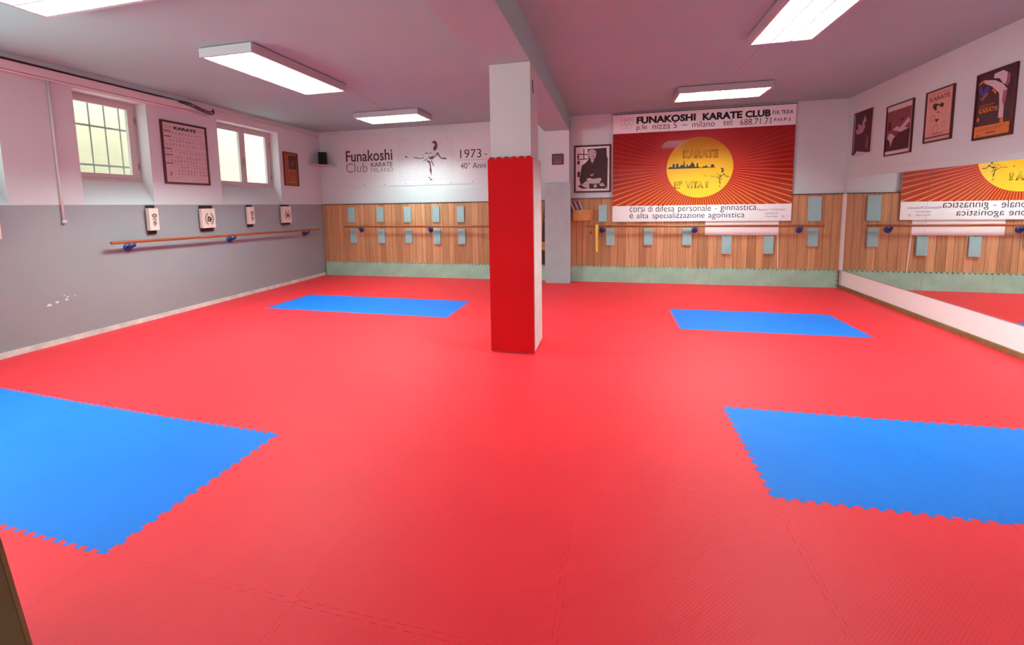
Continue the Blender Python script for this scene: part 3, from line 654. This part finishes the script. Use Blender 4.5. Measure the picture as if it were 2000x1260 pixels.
bm = NB(); box(bm, BU0-.012, BU1+.012, BY-.004, BY+.016, BZ1, BZ1+.012); link('top_batten', bm, M_frame, r)
O1 = .0500; cb = cropf(1100, 190, 4.1667)
def bt(body, x0, y0, x1, y1, m=M_ink, bold=0, dy=0.0, off=O1, nm='lettering', sh=0.0): return text(WB, body, x0, y0, x1, y1, cb, off, nm, m, r, bold, dy=dy, shear=sh)
bt('FUNAKOSHI', 597, 146, 1078, 204, bold=.045, dy=24)
bt('KARATE', 1135, 120, 1458, 179, bold=.045, dy=16)
bt('CLUB', 1482, 104, 1690, 161, bold=.045, dy=10)
bt('F.I.K. TE.D.A', 1706, 104, 1872, 134, bold=.02, dy=6, m=M_ink2)
bt('F.I.L.P. J', 1719, 168, 1848, 195, bold=.02, dy=5, m=M_ink2)
bt('p.le', 597, 224, 682, 274, m=M_ink2, bold=-.006, dy=4)
bt('nizza 5', 728, 207, 925, 256, m=M_ink2, bold=-.006, dy=8)
bt('–', 968, 224, 1012, 229, m=M_ink2)
bt('milano', 1050, 192, 1234, 241, m=M_ink2, bold=-.006, dy=8)
bt('tel:', 1303, 179, 1384, 228, m=M_ink2, bold=-.006, dy=4)
bt('688.71.71', 1441, 171, 1691, 222, m=M_ink2, bold=-.006, dy=10)
bt('C O N I', 465, 169, 570, 192, m=mat('faded_ink', (.36, .24, .25), .6))
bm = NB(); MR = MATS['faded_ink']
for (u, v) in ((483, 218), (517, 215), (551, 212), (500, 245), (535, 242)):
    c = WB.at(*cb(u, v), 0)
    for k in range(24):
        a0, a1 = k*math.pi/12, (k+1)*math.pi/12; R0, R1 = .040, .044
        q = [Vector((c.x+math.cos(t)*R, BY, c.z+math.sin(t)*R)) for t, R in ((a0, R0), (a0, R1), (a1, R1), (a1, R0))]
        extr(bm, q, Vector((0, -.0012, 0)))
link('five_rings', bm, mat('faint_grey_ink', (.46, .42, .42), .6), r)
bt('corsi', 542, 882, 665, 933, bold=-.006); bt('di', 690, 880, 727, 932, bold=-.006); bt('difesa', 751, 878, 905, 931, bold=-.006)
bt('personale', 935, 874, 1202, 944, bold=-.006); bt('-', 1232, 906, 1252, 910); bt('ginnastica', 1278, 870, 1572, 936, bold=-.006, dy=2)
bt('e', 540, 952, 568, 986, bold=-.006); bt('alta', 598, 940, 693, 985, bold=-.006); bt('specializzazione', 726, 936, 1151, 998, bold=-.006); bt('agonistica', 1181, 935, 1476, 994, bold=-.006)
bt('Maestro C.Pedrazzini', 1580, 904, 1808, 922, m=M_greyink); bt('campione', 1640, 936, 1748, 953, m=M_greyink); bt("d'europa", 1645, 960, 1745, 979, m=M_greyink)
bt('o', 1779, 961, 1796, 978, m=M_greyink)
M_olink = mat('olive_print', (.17, .09, .01), .5); M_rdink = mat('russet_print', (.14, .015, .008), .5)
O2 = .0513
bt('KARATE', 976, 430, 1262, 494, m=M_rdink, bold=.05, dy=10, off=O2)
bt('KARATE', 981, 434, 1257, 490, m=M_disc, bold=.012, dy=10, off=O2+.001)
bt("E'", 903, 684, 966, 742, m=M_olink, bold=.05, off=O2); bt("E'", 908, 688, 961, 738, m=M_disc, bold=.012, off=O2+.001)
bt('VITA', 995, 682, 1142, 741, m=M_olink, bold=.05, off=O2); bt('VITA', 1000, 686, 1137, 737, m=M_disc, bold=.012, off=O2+.001)
bt('!', 1156, 681, 1180, 738, m=M_olink, bold=.05, off=O2); bt('!', 1161, 685, 1175, 734, m=M_disc, bold=.012, off=O2+.001)
SKY = [(118, 668), (160, 636), (195, 648), (197, 598), (212, 588), (234, 594), (236, 650), (252, 652), (255, 596), (270, 585), (296, 592), (298, 640), (322, 640), (325, 610), (340, 612), (358, 590), (362, 622), (375, 600), (380, 560), (388, 525), (396, 560), (402, 640), (424, 636), (430, 598), (450, 598), (453, 630), (480, 620), (497, 588), (515, 570), (525, 540), (532, 570), (556, 595), (566, 640), (590, 632), (592, 584), (608, 574), (622, 584), (615, 620), (640, 646), (690, 646), (696, 628), (730, 628), (752, 610), (768, 626), (772, 640), (826, 640), (830, 600), (850, 592), (874, 596), (882, 632), (900, 640), (895, 648), (400, 666), (130, 676)]
polys(WB, [SKY], cropf(1290, 250, 8.4), O2, .0012, 'skyline', M_ink, r)
fc = lambda x, y: (1290+(725+(x-215)*405/870)/8.4, 250+(650+(y-150)*320/825)/8.4)
polys(WB, FIG, fc, O2, .0012, 'figure', M_ink, r)
# sheet of white card behind the banner
bm = NB(); box(bm, 1.655, 2.838, D-.029, D-.0235, .905, 1.50); tag(link('white_card', bm, mat('bright_white_card', (.88, .84, .80), .6), loc=(2.25, D-.026, .905)), 'white card showing below the banner behind the wooden rail', 'card')

# ------------------------------------------------------------------ portrait, clock, posters
cvp = cropf(1040, 270, 8.4)
r, base, q = framed(WB, (686, 128), (1296, 92), (1280, 882), (680, 898), cvp, .030, 'portrait_frame', 'dark framed black-and-white portrait of a seated person in robe', 'picture', M_paper)
DARK = mat('dark_photo_print', (.045, .012, .012), .5)
polys(WB, [[(905, 180), (1215, 155), (1220, 300), (1235, 330), (1228, 828), (820, 830), (745, 795), (790, 760), (770, 690), (790, 560), (810, 450), (880, 400), (920, 345), (905, 270)],
           [(735, 255), (900, 260), (900, 275), (735, 270)], [(835, 172), (850, 172), (850, 340), (835, 340)], [(735, 345), (905, 332), (905, 346), (735, 360)],
           [(735, 280), (760, 280), (765, 330), (738, 340)], [(735, 375), (775, 370), (770, 430), (738, 435)], [(735, 560), (780, 540), (775, 640), (738, 640)]], cvp, .012, .001, 'photograph', DARK, r)
polys(WB, [[(905, 240), (930, 197), (980, 182), (1035, 200), (1052, 255), (1030, 325), (980, 348), (930, 322)], [(945, 345), (1020, 345), (980, 418)],
           [(885, 668), (930, 650), (1000, 668), (1110, 650), (1135, 668), (1100, 740), (1000, 748), (920, 740)], [(792, 772), (885, 700), (930, 745), (930, 832), (855, 806)],
           [(940, 590), (972, 604), (1010, 572), (985, 620), (955, 618)], [(1000, 772), (1045, 752), (1060, 800), (1012, 812)], [(1090, 755), (1150, 730), (1190, 780), (1120, 790)], [(1205, 795), (1222, 800), (1216, 822), (1200, 815)]], cvp, .0131, .001, 'light_areas', mat('grey_photo_print', (.50, .46, .45), .5), r)
polys(WB, [[(985, 290), (1015, 285), (1000, 308)], [(1012, 225), (1040, 232), (1030, 245)], [(985, 245), (1002, 248), (990, 254)]], cvp, .0142, .0008, 'face_marks', DARK, r)
# clock on the rear pillar
a = WP.at(1078, 322, .03); b = WP.at(1100, 300, .03)
r = empty('digital_clock', ((a.x+b.x)/2, 8.232, a.z), 'small square dark digital clock high on the rear pillar', 'clock')
bm = NB(); box(bm, a.x, b.x, 8.200, 8.2315, a.z, b.z); bev(bm, .008, 2); link('case', bm, mat('dark_red_case', (.085, .018, .022), .4), r)
w = b.x-a.x; h = b.z-a.z
bm = NB(); box(bm, a.x+w*.13, b.x-w*.13, 8.1975, 8.2005, a.z+h*.40, b.z-h*.16); link('display', bm, mat('lcd_grey', (.20, .09, .095), .3), r)
bm = NB(); box(bm, a.x+w*.14, b.x-w*.14, 8.1978, 8.2005, a.z+h*.12, a.z+h*.34); link('lower_panel', bm, mat('mauve_panel', (.22, .10, .12), .4), r)
me = text_mesh('17:37', .02); vs = [v.co for v in me.vertices]; ax, bx2 = min(v.x for v in vs), max(v.x for v in vs); ay, by2 = min(v.y for v in vs), max(v.y for v in vs)
bm = NB(); bm.from_mesh(me)
for v in bm.verts: v.co = Vector((a.x+w*.20+(v.co.x-ax)/(bx2-ax)*w*.60, 8.197, a.z+h*(.47+.28*(v.co.y-ay)/(by2-ay))))
link('digits', bm, M_maroon, r)

# karate chart on the window wall
cvl = cropf(300, 220, 8.4)
M_pinkpaper = mat('aged_paper', (.62, .48, .47), .6)
r, base, q = framed(WLf, (82, 105), (845, 238), (955, 1190), (225, 1172), cvl, .028, 'chart_frame', 'large framed karate chart with rows of tiny figures between windows', 'picture', M_pinkpaper)
u0, u1, z0, z1 = q; w = u1-u0; h = z1-z0
def wtext(wall, base, body, fu0, fu1, fz0, fz1, off, m, parent, bold=0, q=None, nm='lettering'):
    U0, U1, Z0, Z1 = q; me = text_mesh(body, bold); vs = [v.co for v in me.vertices]
    ax, bx_ = min(v.x for v in vs), max(v.x for v in vs); ay, by = min(v.y for v in vs), max(v.y for v in vs)
    bm = NB(); bm.from_mesh(me)
    for v in bm.verts:
        fx = (v.co.x-ax)/(bx_-ax); fy = (v.co.y-ay)/max(by-ay, 1e-6)
        v.co = base+wall.u*(U0+(U1-U0)*(fu0+(fu1-fu0)*fx))+Vector((0, 0, Z0+(Z1-Z0)*(fz0+(fz1-fz0)*fy)))+wall.n*off
    return link(nm, bm, m, parent)
def wrects(wall, base, rs, off, m, parent, q, nm):
    U0, U1, Z0, Z1 = q; bm = NB()
    for (a, b, c, d) in rs: rect(bm, wall, base, U0+(U1-U0)*a, U0+(U1-U0)*b, Z0+(Z1-Z0)*c, Z0+(Z1-Z0)*d, off-.0008, off)
    return link(nm, bm, m, parent)
wtext(WLf, base, 'KARATE', .27, .76, .875, .925, .0135, M_ink, r, .05, q)
wtext(WLf, base, '空手道', .08, .23, .885, .925, .0135, M_greyink, r, 0, q, 'small_characters'); wtext(WLf, base, '空手道', .80, .95, .885, .925, .0135, M_greyink, r, 0, q, 'small_characters')
wrects(WLf, base, [(.06, .94, z, z+.004) for z in (.745, .55, .455, .32, .085)], .0135, M_greyink, r, q, 'ruled_lines')
random.seed(11); rs = []
for z in (.80, .68, .61, .50, .41, .355, .26, .20, .15):
    x = .10 if z > .3 else .30
    while x < .92:
        if random.random() < .85:
            ww = random.uniform(.008, .016); hh = random.uniform(.02, .035)
            rs += [(x, x+ww, z, z+hh), (x-.012, x+ww+.012, z+hh*.6, z+hh*.6+.006), (x+ww*.2, x+ww*.8, z+hh, z+hh+.010)]
        x += .068
rs += [(.12, .16, .15, .19), (.125, .15, .12, .15)]
wrects(WLf, base, rs, .0133, mat('faded_red_print', (.30, .17, .17), .6), r, q, 'figure_rows')
wrects(WLf, base, [(.06, .20, z, z+.012) for z in (.835, .75, .555, .46, .325)], .0136, M_ink2, r, q, 'row_titles')
# small orange poster near the corner
cvo = cropf(530, 280, 12.6)
r, base, q = framed(WLf, (280, 200), (630, 245), (705, 1055), (360, 1040), cvo, .014, 'small_poster', 'small dark orange framed poster beside the corner speaker', 'picture', mat('rust_print', (.28, .055, .015), .5))
wrects(WLf, base, [(.34, .90, .50, .90)], .0130, mat('dark_brown_print', (.07, .012, .012), .5), r, q, 'dark_image')
wrects(WLf, base, [(.45, .62, .58, .70), (.62, .78, .62, .78)], .0138, mat('brown_print', (.16, .04, .03), .5), r, q, 'image_figure')
wrects(WLf, base, [(.10, .16, z, z+.05) for z in (.12, .2, .28, .38, .46, .54, .62, .70, .78, .84)] + [(.28, .30, .08, .93), (.30, .9, .46, .48), (.30, .92, .93, .945), (.34, .86, .10, .14), (.40, .80, .20, .22), (.40, .8, .28, .30)], .0134, mat('amber_print', (.45, .15, .04), .5), r, q, 'amber_lettering')

# posters on the mirror wall
cr_ = cropf(1650, 160, 7.874)
M_dk = mat('maroon_print', (.05, .006, .010), .5); M_lt = mat('pale_pink_print', (.62, .50, .50), .5); M_md = mat('mid_red_print', (.20, .045, .055), .5)
base, u0, u1, z0, z1 = quad(WR, (145, 492), (470, 370), (410, 1130), (100, 1160), cr_, .003)
r = empty('torn_poster', WR.at(*cr_(260, 1140), 0), 'unframed dark poster with torn pale edges above mirror, nearest corner', 'poster')
polys(WR, [[(145, 488), (470, 365), (455, 480), (440, 700), (425, 900), (412, 1085), (330, 1095), (260, 1135), (180, 1145), (100, 1165), (115, 900)]], cr_, .0005, .002, 'sheet', M_lt, r)
polys(WR, [[(150, 492), (440, 385), (385, 1072), (330, 1080), (180, 1068), (150, 1120), (105, 1130)]], cr_, .0026, .0006, 'dark_print', M_dk, r)
polys(WR, [[(300, 560), (315, 510), (335, 590), (300, 650), (320, 680), (270, 780), (190, 815), (165, 740), (210, 740), (205, 660), (240, 650), (260, 690), (275, 620)],
           [(162, 512), (174, 507), (132, 1090), (120, 1095)]], cr_, .0034, .0006, 'figure', mat('rose_print', (.45, .22, .27), .5), r)
polys(WR, [[(330, 830), (370, 850), (350, 1040), (310, 1000)]], cr_, .0034, .0006, 'shadow_figure', M_md, r)
r, base, q = framed(WR, (650, 385), (1068, 240), (985, 1085), (585, 1150), cr_, .016, 'jump_kick_photo', 'framed photo with white bands and leaping figure, above mirror', 'picture', M_lt)
polys(WR, [[(655, 478), (1035, 352), (975, 1015), (612, 1082)]], cr_, .0125, .0006, 'photograph', M_md, r)
polys(WR, [[(640, 850), (760, 800), (870, 770), (1005, 700), (975, 1012), (614, 1080)], [(670, 630), (710, 620), (715, 740), (665, 760)], [(870, 550), (905, 540), (900, 580), (875, 590)]], cr_, .0133, .0006, 'dark_areas', M_dk, r)
polys(WR, [[(735, 740), (800, 680), (850, 700), (990, 530), (1005, 600), (920, 690), (985, 700), (860, 765)], [(650, 870), (680, 800), (740, 800), (760, 840), (815, 790), (740, 880), (700, 1000), (690, 920)]], cr_, .0141, .0006, 'figures', mat('light_rose_print', (.55, .38, .38), .5), r)
r, base, q = framed(WR, (1262, 160), (1690, 28), (1605, 880), (1180, 950), cr_, .016, 'karate_poster', 'framed salmon poster headed KARATE, third along above the mirror', 'picture', mat('salmon_print', (.62, .33, .26), .5))
wtext(WR, base, 'KARATE', .14, .86, .79, .875, .0128, M_md, r, .03, q)
wrects(WR, base, [(.03, .97, .085, .11), (.18, .82, .915, .922), (.1, .9, .17, .174), (.3, .7, .14, .15)], .0128, M_frame, r, q, 'ruled_lines')
polys(WR, [[(1352, 395), (1365, 350), (1400, 330), (1470, 345), (1492, 312), (1525, 330), (1515, 380), (1480, 385), (1450, 358), (1415, 372), (1412, 440), (1390, 440)], [(1405, 478), (1440, 450), (1462, 465)], [(1385, 578), (1445, 562), (1432, 600), (1400, 616)]], cr_, .0128, .0006, 'glove_drawing', M_dk, r)
bm = NB()
for (fu, fz, rr) in ((.30, .46, .035), (.42, .24, .045), (.70, .31, .03)):
    U = q[0]+(q[1]-q[0])*fu; Z = q[2]+(q[3]-q[2])*fz
    for k in range(16):
        a0, a1 = k*math.pi/8, (k+1)*math.pi/8
        P = [base+WR.u*(U+math.cos(t)*R)+Vector((0, 0, Z+math.sin(t)*R))+WR.n*.0122 for t, R in ((a0, rr), (a0, rr+.004), (a1, rr+.004), (a1, rr))]
        extr(bm, P, WR.n*.0006)
link('line_drawing', bm, M_md, r)
c4 = cropf(1890, 110, 7.0)
r, base, q = framed(WR, (122, 265), (672, 70), (595, 1065), (52, 1158), c4, .014, 'fight_poster', 'largest dark poster of a high kick with orange lower band', 'picture', M_dk)
polys(WR, [[(225, 330), (380, 325), (480, 370), (518, 410), (430, 500), (330, 410), (235, 375)], [(360, 300), (370, 240), (490, 185), (548, 210), (540, 290), (520, 380), (480, 360), (440, 300)],
           [(432, 498), (520, 415), (545, 440), (525, 560), (492, 700), (480, 838), (415, 840), (430, 680)]], c4, .0125, .0006, 'white_suit', mat('pale_suit_print', (.62, .50, .52), .5), r)
polys(WR, [[(490, 470), (540, 445), (520, 600), (490, 690), (470, 600)], [(550, 210), (590, 230), (575, 350), (545, 400), (530, 380)]], c4, .0133, .0006, 'suit_shadow', mat('mauve_print', (.30, .10, .14), .5), r)
polys(WR, [[(150, 430), (190, 410), (210, 490), (250, 425), (310, 410), (290, 470), (210, 550), (160, 520)]], c4, .0125, .0006, 'blue_shirt', mat('blue_print', (.06, .045, .22), .5), r)
polys(WR, [[(160, 545), (185, 590), (200, 560), (265, 500), (292, 500), (205, 612), (175, 605)]], c4, .0125, .0006, 'trouser_shape', mat('taupe_print', (.25, .13, .12), .5), r)
M_or = mat('orange_print', (.62, .19, .03), .5)
for nm_, pl_ in (('orange_band', [(95, 975), (572, 882), (560, 1035), (80, 1125)]), ('small_orange_figure', [(120, 880), (145, 830), (162, 870), (140, 910)]), ('foot_shape', [(440, 850), (480, 840), (484, 898), (435, 906)]), ('kicking_foot', [(148, 392), (222, 332), (236, 352), (160, 402)]), ('hand_shape', [(330, 470), (350, 440), (395, 490), (375, 520), (355, 480)])):
    polys(WR, [pl_], c4, .0127, .0006, nm_, M_or, r)
wtext(WR, base, 'KARATE', .12, .60, .395, .455, .0131, M_or, r, .03, q)
wrects(WR, base, [(.12, .52, .50, .515), (.12, .48, .46, .475)], .0131, mat('rust_ink', (.40, .10, .02), .5), r, q, 'small_lettering')
wrects(WR, base, [(.10, .80, .155, .163), (.10, .70, .13, .138), (.35, .60, .075, .10), (.10, .18, .055, .075), (.84, .92, .12, .125)], .0137, M_md, r, q, 'band_lettering')

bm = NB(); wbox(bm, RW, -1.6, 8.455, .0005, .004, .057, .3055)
tag(link('bright_wall_strip', bm, mat('lit_strip_white', (.92, .90, .87), .4), loc=RW(3.4, 0, .057)), 'long wall strip under the mirrors, lamp brightness put into its white', 'wall strip')  # strip added over the wall, lamp light put into its colour
# ------------------------------------------------------------------ mirrors
ms = [(8.455, 6.43), (6.43, 4.41), (4.41, 2.39), (2.39, .37)]
lb = ['nearest the back corner', 'second from the back corner, cut by the photo edge', 'third from the back corner', 'farthest from the back corner']
for k, (ya, yb) in enumerate(ms):
    bm = NB(); wbox(bm, RW, yb+.0015, ya-.0015, .001, .006, .312, 1.855)
    r = empty('wall_mirror', RW((ya+yb)/2, 0, .31), f'frameless mirror on the right wall, {lb[k]}', 'mirror', 'mirrors in a row on the right wall')
    link('glass', bm, M_mirror, r)
    bm = NB(); wbox(bm, RW, yb+.001, ya-.001, .0005, .009, .306, .312); link('bottom_rail', bm, M_iron, r)

# ------------------------------------------------------------------ striking boards on the window wall
def kanji(body, yc, zc, w, h, off, name, parent, bold=.0):
    me = text_mesh(body, bold); vs = [v.co for v in me.vertices]; ax, bx_ = min(v.x for v in vs), max(v.x for v in vs); ay, by = min(v.y for v in vs), max(v.y for v in vs)
    bm = NB(); bm.from_mesh(me)
    for v in bm.verts: v.co = LW(yc+((v.co.x-ax)/(bx_-ax)-.5)*w, off, zc+((v.co.y-ay)/(by-ay)-.5)*h)
    return link(name, bm, M_ink, parent)
def makiwara(y0, y1, by0, by1, z0, z1, bz0, bz1, kind, label):
    r = empty('striking_board', LW((y0+y1)/2, 0, bz0), label, 'striking pad', 'cream striking boards on the window wall')
    bm = NB(); wbox(bm, LW, by0, by1, .001, .028, bz0, bz1); bev(bm, .003, 1); link('backboard', bm, M_maroon, r)
    bm = NB(); wbox(bm, LW, y0, y1, .028, .092, z0, z1); bev(bm, .007, 2); link('pad', bm, M_padcream, r)
    yc, zc = (y0+y1)/2+.004, (z0+z1)/2-.01
    if kind == 'k':
        kanji('空', yc, zc+.050, .068, .085, .0930, 'character', r, .02); kanji('手', yc, zc-.045, .062, .080, .0930, 'character', r, .02)
    else:
        bm = NB()
        for s in (-1, 1):
            for k in range(8):
                t = math.radians(-62+k*18); cyy = yc+s*math.cos(t)*.072; cz = zc+math.sin(t)*.088
                for q_ in (0,):
                    n = 8; rr = .0095; extr(bm, [LW(cyy+math.cos(a*6.283/n)*rr, .0922, cz+math.sin(a*6.283/n)*rr*1.1) for a in range(n)], Vector((.001, 0, 0)))
        for s in (-1, 1):
            for k in range(6):
                t = math.radians(-50+k*20); cyy = yc+s*math.cos(t)*.055; cz = zc+math.sin(t)*.066; n = 6; rr = .006
                extr(bm, [LW(cyy+math.cos(a*6.283/n)*rr, .0922, cz+math.sin(a*6.283/n)*rr) for a in range(n)], Vector((.001, 0, 0)))
        link('laurel_emblem', bm, M_ink, r)
        bm = NB()
        for pl in ([(-.036, -.035), (-.005, -.048), (.030, -.038), (.040, -.005), (.034, .030), (.018, .020), (.014, .040), (-.004, .030), (-.010, .044), (-.028, .034), (-.034, .010)],):
            extr(bm, [LW(yc+a, .0922, zc+b) for a, b in pl], Vector((.001, 0, 0)))
        link('fist_emblem', bm, M_ink, r)
        bm = NB()
        for pl in ([(-.020, -.028), (.004, -.034), (.006, -.024), (-.018, -.018)], [(.000, .000), (.008, -.002), (.012, .028), (.004, .024)], [(-.022, -.004), (-.008, -.006), (-.006, .006), (-.02, .008)]):
            extr(bm, [LW(yc+a, .0933, zc+b) for a, b in pl], Vector((.0006, 0, 0)))
        link('fist_highlight', bm, M_padcream, r)
    return r
makiwara(4.592, 4.722, 4.615, 4.725, 1.240, 1.545, 1.190, 1.585, 'k', 'narrow cream striking board with two black characters, below the chart')
makiwara(5.402, 5.636, 5.430, 5.650, 1.228, 1.530, 1.178, 1.578, 'e', 'wide cream striking board with round fist emblem, below the chart')
makiwara(6.322, 6.450, 6.355, 6.470, 1.248, 1.550, 1.198, 1.585, 'k', 'narrow cream striking board with two black characters, under the double window')
makiwara(7.165, 7.396, 7.205, 7.410, 1.235, 1.552, 1.196, 1.585, 'e', 'wide cream striking board with round fist emblem, nearest the back corner')
makiwara(2.845, 3.078, 2.87, 3.09, 1.245, 1.55, 1.198, 1.585, 'e', 'cream striking board cut off by the left edge of the photo')

# ------------------------------------------------------------------ corner shelf and speaker
sh = empty('corner_shelf', (-6.28, 8.55, 2.425), 'white triangular shelf in the left back corner', 'shelf')
bm = NB(); extr(bm, [Vector((lx(8.10)+.001, 8.10, 2.425)), Vector((lx(8.55)+.001, D-.001, 2.425)), Vector((-5.86, D-.001, 2.425)), Vector((-5.90, 8.46, 2.425)), Vector((-6.14, 8.14, 2.425))], Vector((0, 0, .018))); link('shelf_board', bm, mat('pinkish_shelf', (.55, .42, .42), .6), sh)
bm = NB(); extr(bm, [Vector((-6.2, D-.002, 2.33)), Vector((-6.2, D-.002, 2.4245)), Vector((-6.1, D-.002, 2.4245))], Vector((0, -.02, 0))); link('shelf_bracket', bm, M_pvc, sh)
sp = empty('loudspeaker', (-6.08, 8.36, 2.4435), 'small black loudspeaker standing on the corner shelf', 'loudspeaker')
ang = math.radians(28); R2 = Matrix.Rotation(ang, 4, 'Z')
bm = NB(); box(bm, -.085, .085, -.07, .07, 0, .265); bev(bm, .006, 2); bm.transform(Matrix.Translation((-6.08, 8.36, 2.4437)) @ R2); link('cabinet', bm, M_black, sp)
bm = NB(); box(bm, -.076, .076, -.076, -.0705, .01, .255); bev(bm, .002, 1); bm.transform(Matrix.Translation((-6.08, 8.36, 2.4437)) @ R2); link('grille', bm, mat('speaker_cloth', (.008, .009, .009), .9), sp)

# ------------------------------------------------------------------ padded block near the camera
bk = empty('padded_gym_block', (-2.1, .55, 0), 'dark olive padded block with tan edge in the bottom left corner', 'gym block')
def kx(z): return -1.617-.2292*z
def blk(bm, x0f, x1f, y0, y1, z0, z1): hexa(bm, [(x0f(z0), y0, z0), (x1f(z0), y0, z0), (x1f(z0), y1, z0), (x0f(z0), y1, z0), (x0f(z1), y0, z1), (x1f(z1), y0, z1), (x1f(z1), y1, z1), (x0f(z1), y1, z1)])
bm = NB(); blk(bm, lambda z: -2.65+.12*z, lambda z: kx(z)-.004, .30, .788, .001, .85); link('body', bm, M_olive, bk)
bm = NB(); blk(bm, lambda z: kx(z)-.014, kx, .789, .80, .001, .85); bev(bm, .004, 1); link('edge_binding', bm, M_tan, bk)
bm = NB(); pts = [Vector((kx(.25+.0*k)-.010, .66+.04*math.cos(math.pi*k/6), .215+.035*math.sin(math.pi*k/6))) for k in range(7)]; tube(bm, pts, .006, 8); link('hand_loop', bm, M_maroon, bk)
